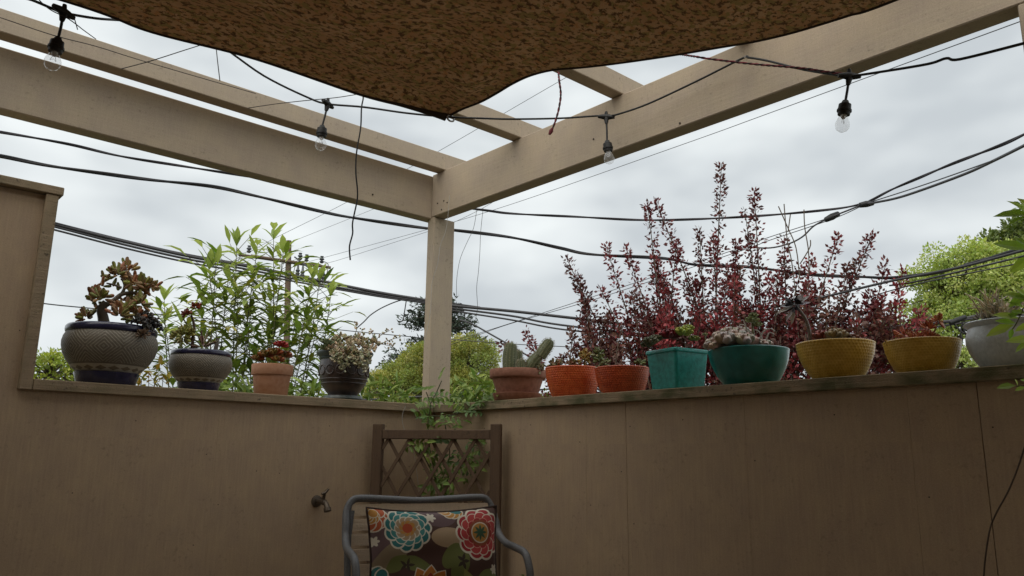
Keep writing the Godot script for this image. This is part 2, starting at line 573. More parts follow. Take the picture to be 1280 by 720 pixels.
func make_materials():
	M.wall = painted(Color(0.445, 0.328, 0.218), 11, false, 0.4, 0.0, 0.1)
	M.beam = painted(Color(0.45, 0.368, 0.275), 21, true, 0.2, 0.0, 0.12)
	M.post = painted(Color(0.45, 0.368, 0.275), 31, false, 0.25, 0.0, 0.12)
	M.cap = painted(Color(0.32, 0.24, 0.155), 25, true, 0.8, 0.25, 0.4)
	M.moss_cap = painted(Color(0.30, 0.225, 0.14), 27, true, 1.0, 0.75, 0.4)
	M.wood = painted(Color(0.13, 0.082, 0.05), 35, false, 1.2, 0.0, 0.3)
	M.slat = painted(Color(0.64, 0.51, 0.37), 37, true, 0.7, 0.0, 0.1)
	M.core = plain(Color(0.05, 0.04, 0.03), 0.9)
	M.tarp = camouflage()
	M.hem = plain(Color(0.05, 0.035, 0.025), 0.95)
	M.rubber = plain(Color(0.012, 0.012, 0.012), 0.5)
	M.cable = plain(Color(0.045, 0.043, 0.047), 0.4, 0.0, false)
	M.far_wire = plain(Color(0.10, 0.10, 0.11), 0.5)
	M.cord = plain(Color(1, 1, 1), 0.8, 0.0, true)
	M.twine = plain(Color(0.06, 0.055, 0.05), 0.8)
	M.pale_twine = plain(Color(0.42, 0.42, 0.40), 0.6)
	M.steel = plain(Color(0.5, 0.5, 0.5), 0.35, 0.9)
	M.brass = plain(Color(0.13, 0.105, 0.08), 0.5, 0.6)
	M.frame = clay(Color(0.10, 0.102, 0.108), Color(0.165, 0.168, 0.175), 51, 0.06, 0.5, 0.0, 9.0)
	M.glass = plain(Color(0.95, 0.97, 1.0), 0.03)
	M.glass.transparency = BaseMaterial3D.TRANSPARENCY_ALPHA
	M.glass.albedo_color.a = 0.13
	M.leaf = leafy(0.5, Color(0.38, 0.46, 0.10))
	M.dark_leaf = leafy(0.55, Color(0.22, 0.04, 0.038))
	M.bright_leaf = leafy(0.5, Color(0.55, 0.58, 0.14))
	M.vine_leaf = leafy(0.45, Color(0.62, 0.75, 0.18))
	M.flesh = plain(Color(1, 1, 1), 0.45, 0.0, true)
	M.flesh.backlight_enabled = true
	M.flesh.backlight = lin(0.12, 0.11, 0.07)
	M.bark = clay(Color(0.07, 0.05, 0.035), Color(0.14, 0.11, 0.08), 61, 0.05, 0.9, 0.0, 8.0)
	M.cane = plain(Color(0.13, 0.13, 0.06), 0.7)
	M.dry = plain(Color(1, 1, 1), 0.6, 0.0, true)
	M.dry.backlight_enabled = true
	M.dry.backlight = lin(0.6, 0.54, 0.4)
	M.soil = clay(Color(0.02, 0.015, 0.01), Color(0.06, 0.045, 0.03), 63, 0.15, 1.0, 0.0, 8.0)
	M.terra = clay(Color(0.42, 0.19, 0.10), Color(0.52, 0.29, 0.18), 65, 0.03, 0.8, 0.0, 5.0)
	M.terra_dark = clay(Color(0.24, 0.10, 0.06), Color(0.38, 0.17, 0.11), 66, 0.03, 0.75, 0.0, 5.0)
	M.navy = clay(Color(0.012, 0.012, 0.045), Color(0.03, 0.03, 0.085), 67, 0.02, 0.25, 0.6)
	M.diamond = diamond_ware()
	M.bronze = clay(Color(0.022, 0.02, 0.02), Color(0.075, 0.045, 0.035), 69, 0.025, 0.35, 0.4)
	M.bronze_green = clay(Color(0.025, 0.045, 0.045), Color(0.06, 0.075, 0.07), 70, 0.03, 0.4, 0.4)
	M.orange = dimpled(Color(0.58, 0.085, 0.016), Color(0.74, 0.15, 0.035), 81, 13, 64)
	M.burnt = dimpled(Color(0.46, 0.06, 0.013), Color(0.62, 0.10, 0.024), 82, 12, 60)
	M.yellow = dimpled(Color(0.56, 0.33, 0.04), Color(0.72, 0.46, 0.08), 83, 13, 64)
	M.teal = clay(Color(0.008, 0.19, 0.165), Color(0.022, 0.36, 0.31), 85, 0.05, 0.42, 0.2, 3.0)
	M.dark_teal = clay(Color(0.008, 0.13, 0.125), Color(0.02, 0.22, 0.20), 86, 0.03, 0.28, 0.6, 3.0)
	M.grey_glaze = clay(Color(0.52, 0.57, 0.58), Color(0.72, 0.77, 0.77), 87, 0.09, 0.35, 0.5, 3.0)
	M.pole = clay(Color(0.11, 0.07, 0.05), Color(0.20, 0.14, 0.10), 88, 0.05, 0.9, 0.0, 2.0)
	M.grey_metal = plain(Color(0.12, 0.13, 0.14), 0.5, 0.4)
	M.ground = clay(Color(0.05, 0.06, 0.03), Color(0.12, 0.11, 0.07), 89, 0.02, 1.0, 0.0, 0.2)
	M.deck = painted(Color(0.30, 0.255, 0.20), 91, true, 0.8)
	M.plaster = clay(Color(0.46, 0.39, 0.29), Color(0.54, 0.46, 0.35), 93, 0.05, 0.9, 0.0, 1.0)

func build_ground():
	var s := Shape.new()
	s.face([Vector3(-900, GROUND, -900), Vector3(900, GROUND, -900), Vector3(900, GROUND, 900), Vector3(-900, GROUND, 900)], Vector3.UP)
	part(self, "ground", s, M.ground).set_meta("kind", "structure")
	s = Shape.new()
	s.box(Vector3(-2.15, -0.1, 2.9), Vector3(4.3, 0.2, 6.2), 0.0)
	part(self, "patio_floor", s, M.deck).set_meta("kind", "structure")

func build_walls():
	# left parapet, along x, with the taller screen at its far left
	var t := thing("parapet_wall", "long brown panelled parapet wall on the left with a taller screen section at its end", "wall")
	var s := Shape.new()
	s.box(Vector3(-2.1, -0.67, -0.115), Vector3(4.2, 3.86, 0.19), 0.0)
	s.box(Vector3(-3.05, 1.64, -0.115), Vector3(2.29, 0.76, 0.19), 0.0)
	part(t, "wall_core", s, M.plaster)
	s = Shape.new()
	s.extrude(PackedVector2Array([Vector2(-2.41, 0), Vector2(-1.1595, 0), Vector2(-1.1595, 1.279), Vector2(-1.888, 1.279), Vector2(-1.888, 2.041), Vector2(-2.41, 2.041)]), -0.018, 0.0)
	part(t, "panel", s, M.wall)
	s = Shape.new()
	s.box(Vector3(-0.5795, 0.6395, -0.009), Vector3(1.159, 1.279, 0.018), 0.0003)
	part(t, "panel", s, M.wall)
	for k in 2:
		s = Shape.new()
		s.box(Vector3(-2.87 - 0.93 * k, 1.02, -0.009), Vector3(0.917, 2.041, 0.018), 0.003)
		part(t, "panel", s, M.wall)
	for q in [[-1.2, 1.05], [-1.13, 0.84], [-1.22, 0.68], [-0.97, 0.98], [-0.86, 0.97], [-0.3, 1.2], [-0.62, 1.19], [-1.5, 1.18], [-1.7, 0.9], [-1.95, 1.5], [-2.05, 1.1], [-0.15, 1.0]]:
		s = Shape.new()
		s.tube([Vector3(q[0], q[1], -0.001), Vector3(q[0], q[1], 0.0012)], 0.0024, 7)
		part(t, "nail_head", s, M.core)
	s = Shape.new()
	s.box(Vector3(-0.956, 1.3, -0.097), Vector3(1.86, 0.042, 0.246), 0.003)
	part(t, "cap_board", s, M.cap)
	s = Shape.new()
	s.box(Vector3(-1.909, 1.661, -0.09), Vector3(0.044, 0.764, 0.234), 0.003)
	part(t, "trim_board", s, M.cap)
	s = Shape.new()
	s.box(Vector3(-3.04, 2.0605, -0.09), Vector3(2.334, 0.034, 0.246), 0.003)
	part(t, "screen_cap", s, M.cap)
	# right parapet, along z
	t = thing("parapet_wall", "brown panelled parapet wall on the right under the row of coloured bowls", "wall")
	s = Shape.new()
	s.box(Vector3(0.115, -0.67, 2.9), Vector3(0.19, 3.86, 6.2), 0.0)
	part(t, "wall_core", s, M.plaster)
	for q in [[0.10, 1.2], [0.42, 1.19], [0.75, 1.2], [1.06, 1.12], [1.12, 0.86], [1.29, 1.0], [1.34, 1.18], [1.6, 1.2], [1.9, 1.05], [2.2, 1.2], [2.47, 0.95], [2.66, 1.15], [1.35, 0.8]]:
		s = Shape.new()
		s.tube([Vector3(0.001, q[1], q[0]), Vector3(-0.0012, q[1], q[0])], 0.0024, 7)
		part(t, "nail_head", s, M.core)
	var seams := [0.001, 1.097, 1.318, 1.868, 2.434, 2.63, 6.0]
	var gap := [0.001, 0.0002, 0.0006, 0.0002, 0.0002, 0.0012, 0.002]
	for k in 6:
		var a: float = seams[k] + gap[k]
		var b: float = seams[k + 1] - gap[k + 1]
		s = Shape.new()
		s.box(Vector3(0.009, 0.6395, (a + b) / 2), Vector3(0.018, 1.279, b - a), 0.0005)
		part(t, "panel", s, M.wall)
	s = Shape.new()
	s.box(Vector3(0.098, 1.3, 2.9), Vector3(0.246, 0.042, 6.24), 0.003)
	part(t, "cap_board", s, M.moss_cap)
	# unseen house walls, added behind the camera and at left to block sky light
	var h := thing("added_house_wall", "unseen plaster house wall added around the patio to block sky light", "wall")
	s = Shape.new()
	s.box(Vector3(-2.1, 0.2, 5.3), Vector3(4.6, 5.6, 0.2), 0.0)
	part(h, "added_back_wall", s, M.plaster)
	s = Shape.new()
	s.box(Vector3(-4.4, 0.3, 2.9), Vector3(0.2, 5.8, 6.2), 0.0)
	part(h, "added_side_wall", s, M.plaster)

func build_pergola():
	var t := thing("pergola", "beige painted timber pergola of heavy beams, rafters and a corner post", "pergola")
	var s := Shape.new()
	s.box(Vector3(-2.109, 2.512, -0.1315), Vector3(4.382, 0.257, 0.08), 0.004)
	part(t, "beam", s, M.beam)
	s = Shape.new()
	s.box(Vector3(0.0415, 2.519, 1.44), Vector3(0.083, 0.255, 3.06), 0.004)
	part(t, "beam", s, M.beam)
	s = Shape.new()
	s.box(Vector3(0.075, 1.8555, -0.0925), Vector3(0.146, 1.069, 0.063), 0.003)
	s.xf = Transform3D(Basis(), Vector3(0, 0, 0))
	part(t, "post", s, M.post)
	s = Shape.new()
	s.box(Vector3(0.045, 1.8555, 2.905), Vector3(0.09, 1.069, 0.095), 0.003)
	part(t, "post", s, M.post)
	var at := [-0.012, 0.629, 1.302, 1.96, 2.62, 3.28]
	for z in at:
		s = Shape.new()
		s.box(Vector3(-1.95, 2.6955, z), Vector3(4.5, 0.096, 0.08 if z < 0 else 0.07), 0.003)
		part(t, "rafter", s, M.beam)
	# nail heads in the beam end
	for p in [Vector3(-0.001, 2.455, -0.1), Vector3(-0.001, 2.462, -0.032), Vector3(-0.001, 2.415, 0.008), Vector3(-0.001, 2.462, 0.028), Vector3(-0.001, 2.445, 0.059), Vector3(-0.001, 2.485, 1.16), Vector3(-0.001, 2.408, 1.637)]:
		s = Shape.new()
		s.tube([p + Vector3(0.002, 0, 0), p - Vector3(0.0015, 0, 0)], 0.0045, 8)
		part(t, "nail_head", s, M.core)
	for p in [Vector3(-0.393, 2.435, -0.089)]:
		s = Shape.new()
		s.tube([p - Vector3(0, 0, 0.002), p + Vector3(0, 0, 0.0015)], 0.0045, 8)
		part(t, "nail_head", s, M.core)

# a tarp tied by its corner, sagging a little between its edges
func build_tarp():
	var left := curve([Vector3(-0.752, 2.40, 1.040), Vector3(-0.92, 2.415, 0.985), Vector3(-1.097, 2.42, 0.939), Vector3(-1.514, 2.42, 0.925), Vector3(-1.841, 2.42, 0.86), Vector3(-2.096, 2.42, 0.865), Vector3(-2.9, 2.44, 0.72), Vector3(-4.25, 2.46, 0.55)], 12)
	var edge := [Vector3(-0.727, 2.42, 1.103), Vector3(-0.715, 2.42, 1.204), Vector3(-0.719, 2.42, 1.305), Vector3(-0.727, 2.42, 1.406), Vector3(-0.722, 2.42, 1.497), Vector3(-0.692, 2.42, 1.583), Vector3(-0.632, 2.42, 1.664), Vector3(-0.576, 2.42, 1.748), Vector3(-0.511, 2.42, 1.857), Vector3(-0.451, 2.42, 1.966), Vector3(-0.39, 2.42, 2.086), Vector3(-0.342, 2.42, 2.178), Vector3(-0.306, 2.42, 2.274), Vector3(-0.285, 2.42, 2.36), Vector3(-0.265, 2.42, 2.469), Vector3(-0.245, 2.42, 2.607)]
	edge.push_front(Vector3(-0.752, 2.40, 1.040))
	edge.append_array([Vector3(-0.2, 2.45, 3.3), Vector3(-0.2, 2.5, 4.3)])
	var right := curve(edge, 6)
	var far := Vector3(-4.25, 2.55, 4.3)  # unseen left end of the tarp, drawn out further to darken the left wall
	var nu := 84
	var nv := 102
	var pick := func(line: Array, t: float) -> Vector3:
		var f := t * (line.size() - 1)
		var i := mini(int(f), line.size() - 2)
		return line[i].lerp(line[i + 1], f - i)
	var wr := fnoise(77, 1.6, 3)
	var s := Shape.new()
	var p := []
	for j in nv + 1:
		for i in nu + 1:
			var u := float(i) / nu
			var v := float(j) / nv
			var l: Vector3 = pick.call(left, u)
			var r: Vector3 = pick.call(right, v)
			var l2: Vector3 = right[-1].lerp(far, u)
			var r2: Vector3 = left[-1].lerp(far, v)
			var bil: Vector3 = left[0].lerp(left[-1], u).lerp(right[-1].lerp(far, u), v)
			var q := l.lerp(l2, v) + r.lerp(r2, u) - bil
			var inner := sin(PI * minf(u * 1.0, 1.0)) * sin(PI * v)
			q.y += -0.10 * inner + 0.04 * wr.get_noise_2d(q.x * 0.7, q.z) * smoothstep(0.0, 0.12, minf(minf(u, v), minf(1 - u, 1 - v)))
			# drawn folds that run into the tied corner
			var dc := Vector2(q.x, q.z).distance_to(Vector2(-0.752, 1.04))
			var ang := atan2(q.z - 1.04, -0.752 - q.x)
			q.y += 0.014 * sin(ang * 9.0) * smoothstep(0.02, 0.25, dc) * exp(-dc * 1.3) * clampf(minf(u, v) * 20.0, 0, 1)
			p.append(q)
	var w := nu + 1
	for j in nv + 1:
		for i in w:
			var q: Vector3 = p[j * w + i]
			var du: Vector3 = p[j * w + mini(i + 1, nu)] - p[j * w + maxi(i - 1, 0)]
			var dv: Vector3 = p[mini(j + 1, nv) * w + i] - p[maxi(j - 1, 0) * w + i]
			var nn := du.cross(dv)
			if nn.y > 0: nn = -nn
			s.vert(q, nn, Vector2(q.x, q.z) / 1.5)
	for j in nv:
		for i in nu:
			var b := j * w + i
			s.tri(b, b + 1, b + w); s.tri(b + w, b + 1, b + w + 1)
	var t := thing("camouflage_tarp", "brown camouflage tarp stretched overhead beneath the pergola rafters", "tarp")
	part(t, "cloth", s, M.tarp)
	var h := Shape.new()                                     # rolled hems, thicker by the tied corner
	var rad := []
	for i in left.size(): rad.append(0.008 + 0.013 * exp(-i / 12.0))
	var hl := []
	for q in left: hl.append(q + Vector3(0, 0.004, -0.006))
	h.tube(hl, rad, 8)
	part(t, "hem", h, M.hem)
	h = Shape.new()
	hl = []
	for q in right: hl.append(q + Vector3(0.004, 0.004, 0))
	h.tube(hl, 0.008, 8)
	part(t, "hem", h, M.hem)
	h = Shape.new()
	var ring := []
	for k in 17: ring.append(left[0] + Vector3(0.012 + 0.017 * cos(TAU * k / 16), -0.008 + 0.012 * sin(TAU * k / 16), 0.010))
	h.tube(ring, 0.004, 6, false)
	part(t, "grommet", h, M.steel)

# ---------------------------------------------------------------- trees and shrubs
func limb(s: Shape, a: Vector3, b: Vector3, r0: float, r1: float, bow := 0.1, sides := 7) -> Array:
	var m := a.lerp(b, 0.5) + Vector3(rnd(-1, 1), rnd(-0.3, 0.3), rnd(-1, 1)) * a.distance_to(b) * bow
	var line := curve([a, m, b], 5)
	var rad := []
	for i in line.size(): rad.append(lerpf(r0, r1, float(i) / (line.size() - 1)))
	s.tube(line, rad, sides)
	return line

func crown_leaves(s: Shape, clumps: Array, per: int, size: float, colors: Array):
	for q in clumps:
		var ctr: Vector3 = q[0]
		var r: float = q[1]
		var base: Color = colors[rng.randi() % colors.size()]
		for i in int(per * r * r):
			var d := ball_dir()
			var p := ctr + d * r * pow(rnd(0.15, 1.0), 0.45) * Vector3(1, 0.85, 1)
			s.col = vary(base, 0.3)
			var dir := (d + ball_dir() * 0.9 + Vector3(0, 0.15, 0)).normalized()
			var side := dir.cross(ball_dir()).normalized()
			s.chip(p, dir, side, size * rnd(0.7, 1.3), size * rnd(0.45, 0.7))

func leafy_tree(called: String, label: String, base: Vector3, blobs: Array, per: int, size: float, colors: Array, mat: Material):
	var t := thing(called, label, "tree", base)
	var tr := Shape.new()
	var mid := Vector3.ZERO
	for b in blobs: mid += b[0] / blobs.size()
	var fork := base.lerp(Vector3(mid.x, base.y, mid.z), 0.6) + Vector3(0, (mid.y - base.y) * 0.5, 0)
	limb(tr, base, fork, 0.16, 0.11, 0.03)
	part(t, "trunk", tr, M.bark, true)
	var clumps := []
	for b in blobs:
		var c: Vector3 = b[0]
		var r: Vector3 = b[1]
		var l := Shape.new()
		limb(l, fork, c, 0.09, 0.03, 0.06)
		for k in b[2]:
			var d := ball_dir()
			if d.y < -0.4: d.y = -d.y
			var p := c + d * r * rnd(0.55, 1.0)
			limb(l, c, p, 0.02, 0.006, 0.08, 4)
			clumps.append([p, minf(r.x, r.y) * rnd(0.2, 0.38)])
		part(t, "limb", l, M.bark, true)
	var s := Shape.new()
	crown_leaves(s, clumps, per, size, colors)
	part(t, "crown", s, mat, true).set_meta("kind", "stuff")

func build_trees():
	build_plum()
	build_cane_shrub()
	# golden tree round the corner post
	leafy_tree("golden_tree", "golden green feathery tree rising behind the corner post", Vector3(5.6, GROUND, -13.0), [
		[Vector3(7.475, 2.442, -11.548), Vector3(0.75, 0.7, 0.8), 34], [Vector3(8.023, 2.947, -11.167), Vector3(0.75, 0.75, 0.8), 40], [Vector3(8.818, 3.096, -10.557), Vector3(0.62, 0.7, 0.7), 40],
		[Vector3(8.572, 2.505, -10.754), Vector3(1.1, 0.7, 0.8), 34], [Vector3(6.964, 2.106, -11.877), Vector3(0.5, 0.5, 0.5), 12], [Vector3(8.776, 2.467, -9.812), Vector3(0.25, 0.35, 0.4), 14], [Vector3(7.962, 3.326, -11.578), Vector3(0.35, 0.3, 0.4), 16], [Vector3(8.616, 3.66, -11.225), Vector3(0.4, 0.3, 0.4), 16], [Vector3(6.995, 2.65, -11.384), Vector3(0.3, 0.25, 0.3), 12], [Vector3(9.169, 3.46, -10.527), Vector3(0.3, 0.3, 0.3), 12], [Vector3(6.807, 2.322, -11.386), Vector3(0.4, 0.3, 0.3), 12]],
		9000, 0.043, [Color(0.43, 0.43, 0.11), Color(0.36, 0.40, 0.11), Color(0.26, 0.32, 0.08), Color(0.50, 0.48, 0.16), Color(0.34, 0.34, 0.08)], M.bright_leaf)
	leafy_tree("round_bush", "small yellow green bush far off beside the tall screen wall", Vector3(-6.0, GROUND, -9.7), [
		[Vector3(0.258, 2.201, -10.301), Vector3(0.5, 0.42, 0.5), 34], [Vector3(0.565, 2.096, -10.235), Vector3(0.4, 0.35, 0.4), 14]],
		3400, 0.06, [Color(0.38, 0.44, 0.07), Color(0.30, 0.38, 0.06)], M.bright_leaf)
	leafy_tree("leafy_tree", "bright green broad tree behind the grey pot at the far right", Vector3(17.6, GROUND, -4.4), [
		[Vector3(16.608, 5.108, -2.41), Vector3(0.95, 0.8, 1.2), 50], [Vector3(16.791, 4.602, -1.772), Vector3(1.2, 1.0, 1.2), 46], [Vector3(16.421, 4.836, -2.992), Vector3(0.7, 0.75, 1.0), 40],
		[Vector3(16.57, 3.809, -2.533), Vector3(1.4, 0.8, 1.2), 46], [Vector3(16.152, 3.798, -3.737), Vector3(0.75, 0.7, 0.8), 26], [Vector3(16.282, 3.41, -3.388), Vector3(1.1, 0.7, 0.8), 26], [Vector3(16.932, 4.753, -1.217), Vector3(0.8, 1.0, 1.0), 20], [Vector3(16.722, 4.324, -3.643), Vector3(0.5, 0.6, 0.6), 20], [Vector3(17.172, 4.304, -2.266), Vector3(1.2, 0.8, 0.6), 40], [Vector3(16.97, 4.549, -2.924), Vector3(0.9, 0.8, 0.6), 36], [Vector3(16.028, 3.091, -2.587), Vector3(0.9, 0.45, 0.5), 30]],
		2500, 0.075, [Color(0.50, 0.58, 0.18), Color(0.44, 0.54, 0.16), Color(0.55, 0.61, 0.22), Color(0.38, 0.47, 0.14)], M.bright_leaf)
	leafy_tree("leafy_tree", "darker green tall tree behind the bright tree at the right edge", Vector3(24.0, GROUND, -4.6), [
		[Vector3(22.619, 6.92, -3.202), Vector3(0.9, 0.8, 1.0), 34], [Vector3(22.803, 7.236, -2.462), Vector3(1.0, 1.0, 1.0), 22], [Vector3(22.702, 5.896, -2.88), Vector3(1.4, 1.0, 1.2), 24]],
		1500, 0.12, [Color(0.16, 0.21, 0.06), Color(0.21, 0.26, 0.07)], M.leaf)
	build_conifer()
	# low shrubs just behind the cap, either side of the post
	for q in [["low green lance leaved shrub behind the cap between urn and post", Vector3(0.17, 0.719, -0.793), [Vector3(-0.09, 1.436, -0.948), Vector3(0.014, 1.479, -0.889), Vector3(0.104, 1.532, -0.834), Vector3(0.174, 1.464, -0.79), Vector3(0.231, 1.496, -0.753), Vector3(0.307, 1.458, -0.702), Vector3(-0.046, 1.403, -0.923), Vector3(0.267, 1.417, -0.729)]], ["low green lance leaved shrub behind the cap right of the post", Vector3(0.769, 0.709, -0.605), [Vector3(0.657, 1.48, -0.694), Vector3(0.714, 1.524, -0.65), Vector3(0.779, 1.557, -0.597), Vector3(0.813, 1.483, -0.569), Vector3(0.869, 1.505, -0.521), Vector3(0.748, 1.461, -0.622)]], ["low green lance leaved shrub behind the terracotta pot", Vector3(-0.603, 0.73, -1.088), [Vector3(-0.767, 1.395, -1.155), Vector3(-0.705, 1.435, -1.13), Vector3(-0.65, 1.465, -1.108), Vector3(-0.594, 1.421, -1.084), Vector3(-0.538, 1.395, -1.06), Vector3(-0.301, 1.432, -0.947), Vector3(-0.254, 1.482, -0.923)]]]:
		var w := thing("low_shrub", q[0], "shrub", q[1] * Vector3(1, 0, 1) + Vector3(0, GROUND, 0), 0.0, "low shrubs behind the left cap")
		var sm := Shape.new()
		var lv := Shape.new()
		for tip in q[2]:
			limb(sm, w.position, tip, 0.012, 0.002, 0.03, 5)
			for k in 30:
				var d := (ball_dir() + Vector3(0, 0.45, 0)).normalized()
				lv.col = vary([Color(0.24, 0.32, 0.08), Color(0.30, 0.38, 0.10), Color(0.17, 0.25, 0.06)][k % 3], 0.25)
				lv.leaf(tip + ball_dir() * 0.06 - Vector3(0, rnd(0, 0.12), 0), d, ball_dir(), rnd(0.07, 0.12), rnd(0.018, 0.028))
		part(w, "stem", sm, M.cane, true)
		part(w, "foliage", lv, M.leaf, true).set_meta("kind", "stuff")
	# yellow leaved young shrub between the two blue rimmed pots
	var t := thing("yellow_shrub", "sparse yellow leaved shrub showing between the two blue rimmed pots", "shrub", Vector3(-0.935, 1.083, -1.532) * Vector3(1, 0, 1) + Vector3(0, GROUND, 0))
	var st := Shape.new()
	for q in [Vector3(-1.025, 1.505, -1.56), Vector3(-0.993, 1.526, -1.55), Vector3(-0.954, 1.558, -1.538), Vector3(-0.915, 1.502, -1.525), Vector3(-1.029, 1.457, -1.561), Vector3(-0.928, 1.453, -1.529)]:
		limb(st, Vector3(t.position.x, 0.4, t.position.z), q, 0.006, 0.002, 0.04, 5)
		for k in 7:
			var l := Shape.new()
			l.col = vary([Color(0.38, 0.30, 0.05), Color(0.30, 0.30, 0.06), Color(0.42, 0.27, 0.06)][k % 3], 0.2)
			l.leaf(q + ball_dir() * 0.035, (ball_dir() + Vector3(0, 0.6, 0)).normalized(), Vector3.UP, rnd(0.05, 0.075), rnd(0.024, 0.034))
			part(t, "leaf", l, M.bright_leaf, true)
	limb(st, t.position, Vector3(t.position.x, 0.4, t.position.z), 0.02, 0.008, 0.02)
	part(t, "stem", st, M.bark, true)

func build_plum():
	var base := Vector3(4.507, 0.855, -1.177) * Vector3(1, 0, 1) + Vector3(0, GROUND, 0)
	var t := thing("red_plum_tree", "dark red leaved plum tree with upright branches behind the parapet", "tree", base)
	var trunk := Shape.new()
	var fork := base + Vector3(0, 1.7, 0)
	limb(trunk, base, fork, 0.12, 0.09, 0.02)
	part(t, "trunk", trunk, M.bark, true)
	var mid_a := Vector3(3.696, 2.651, -2.227)
	var mid_b := Vector3(5.333, 2.619, 0.447)
	# branch tips, tall spires first
	var tips := [Vector3(4.589, 4.238, -1.049), Vector3(4.744, 3.888, -0.792), Vector3(4.176, 3.836, -1.648), Vector3(4.09, 3.806, -1.759), Vector3(3.513, 3.256, -2.421), Vector3(3.633, 3.037, -2.295), Vector3(3.84, 3.368, -2.063), Vector3(3.947, 3.336, -1.937), Vector3(4.3, 3.359, -1.479), Vector3(4.415, 3.493, -1.316), Vector3(4.498, 3.439, -1.192), Vector3(4.849, 3.353, -0.606), Vector3(4.94, 3.044, -0.435), Vector3(5.015, 3.099, -0.286), Vector3(5.088, 3.338, -0.133), Vector3(5.147, 3.004, -0.005), Vector3(5.243, 3.296, 0.22), Vector3(5.276, 3.038, 0.302), Vector3(5.319, 2.911, 0.411), Vector3(4.616, 3.353, -1.006), Vector3(4.676, 3.684, -0.908), Vector3(4.021, 3.134, -1.846), Vector3(4.232, 3.212, -1.573), Vector3(3.542, 2.768, -2.391), Vector3(3.738, 2.873, -2.18), Vector3(3.879, 2.781, -2.018), Vector3(4.099, 2.996, -1.748), Vector3(4.351, 2.981, -1.407), Vector3(4.445, 2.93, -1.271), Vector3(4.54, 3.097, -1.127), Vector3(4.751, 3.072, -0.78), Vector3(4.883, 2.968, -0.543), Vector3(4.965, 2.686, -0.386), Vector3(5.102, 2.847, -0.103), Vector3(5.19, 2.747, 0.093), Vector3(5.243, 2.655, 0.219), Vector3(5.32, 2.598, 0.413), Vector3(5.347, 2.513, 0.484), Vector3(3.56, 2.564, -2.373), Vector3(3.529, 2.344, -2.405), Vector3(3.677, 2.431, -2.247), Vector3(3.959, 2.559, -1.922), Vector3(4.145, 2.597, -1.689), Vector3(4.294, 2.547, -1.488), Vector3(4.437, 2.583, -1.283), Vector3(4.616, 2.656, -1.006), Vector3(4.739, 2.602, -0.802), Vector3(4.853, 2.549, -0.599), Vector3(5.027, 2.487, -0.262), Vector3(5.12, 2.433, -0.063), Vector3(5.195, 2.462, 0.106), Vector3(5.274, 2.369, 0.297), Vector3(3.79, 2.256, -2.121), Vector3(3.617, 2.17, -2.312), Vector3(3.54, 2.17, -2.393), Vector3(4.035, 2.253, -1.829), Vector3(4.214, 2.249, -1.596), Vector3(4.383, 2.243, -1.362), Vector3(4.542, 2.278, -1.123), Vector3(4.689, 2.27, -0.885), Vector3(4.825, 2.219, -0.65), Vector3(4.918, 2.293, -0.476), Vector3(5.143, 2.189, -0.013), Vector3(5.226, 2.1, 0.178), Vector3(2.997, 2.269, -2.912), Vector3(3.233, 2.448, -2.698)]
	for k in 34:                                                # more shoots between the spires
		tips.append(mid_a.lerp(mid_b, (k + rnd(0, 1)) / 34.0) + Vector3(0, rnd(-0.5, 0.42), 0))
	var s := Shape.new()
	var reds := [Color(0.13, 0.025, 0.028), Color(0.18, 0.029, 0.033), Color(0.27, 0.042, 0.046), Color(0.09, 0.036, 0.028), Color(0.12, 0.055, 0.036)]
	var low_a := Vector3(3.842, 1.913, -2.061)
	var low_b := Vector3(5.335, 1.894, 0.453)
	var idx := 0
	for tip in tips:
		tip += Vector3(rnd(-0.3, 0.3), 0, rnd(-0.5, 0.5)) * (0.4 if idx > 20 else 0.12)
		var root: Vector3 = fork + (tip - fork) * Vector3(0.30, 0.22, 0.30) + Vector3(rnd(-0.22, 0.22), 0, rnd(-0.15, 0.15))
		var b := Shape.new()
		limb(b, fork, root, 0.045, 0.022, 0.03, 6)
		var line := limb(b, root, tip, 0.02, 0.003, 0.075, 5)
		var hue: Color = reds[rng.randi() % reds.size()]
		var total: float = root.distance_to(tip)
		var top_bare := 0.0
		for i in int(total / 0.02):
			var f := 0.22 + 0.78 * i * 0.02 / total
			if f > 1.0: break
			var g := f * (line.size() - 1)
			var k := mini(int(g), line.size() - 2)
			var p: Vector3 = line[k].lerp(line[k + 1], g - k)
			var node := 0.5 + 0.5 * sin(i * (1.15 + 0.25 * sin(idx * 3.7)) + idx * 2.1)   # leaves sit in tufts on short spurs
			if rng.randf() > 0.15 + 0.93 * node: continue
			var spread := 0.045 + 0.075 * sin(PI * clampf(f, 0, 1)) * (0.35 + 0.75 * node)
			for q in 4 + int(6.0 * node * rng.randf()) + rng.randi() % 2:
				var d := ball_dir()
				s.col = vary(hue.lerp(reds[rng.randi() % reds.size()], 0.4), 0.35)
				var dir := (d + Vector3(0, 0.45, 0)).normalized()
				s.chip(p + d * spread * rnd(0.1, 1.0), dir, dir.cross(ball_dir()).normalized(), rnd(0.034, 0.058), rnd(0.020, 0.032))
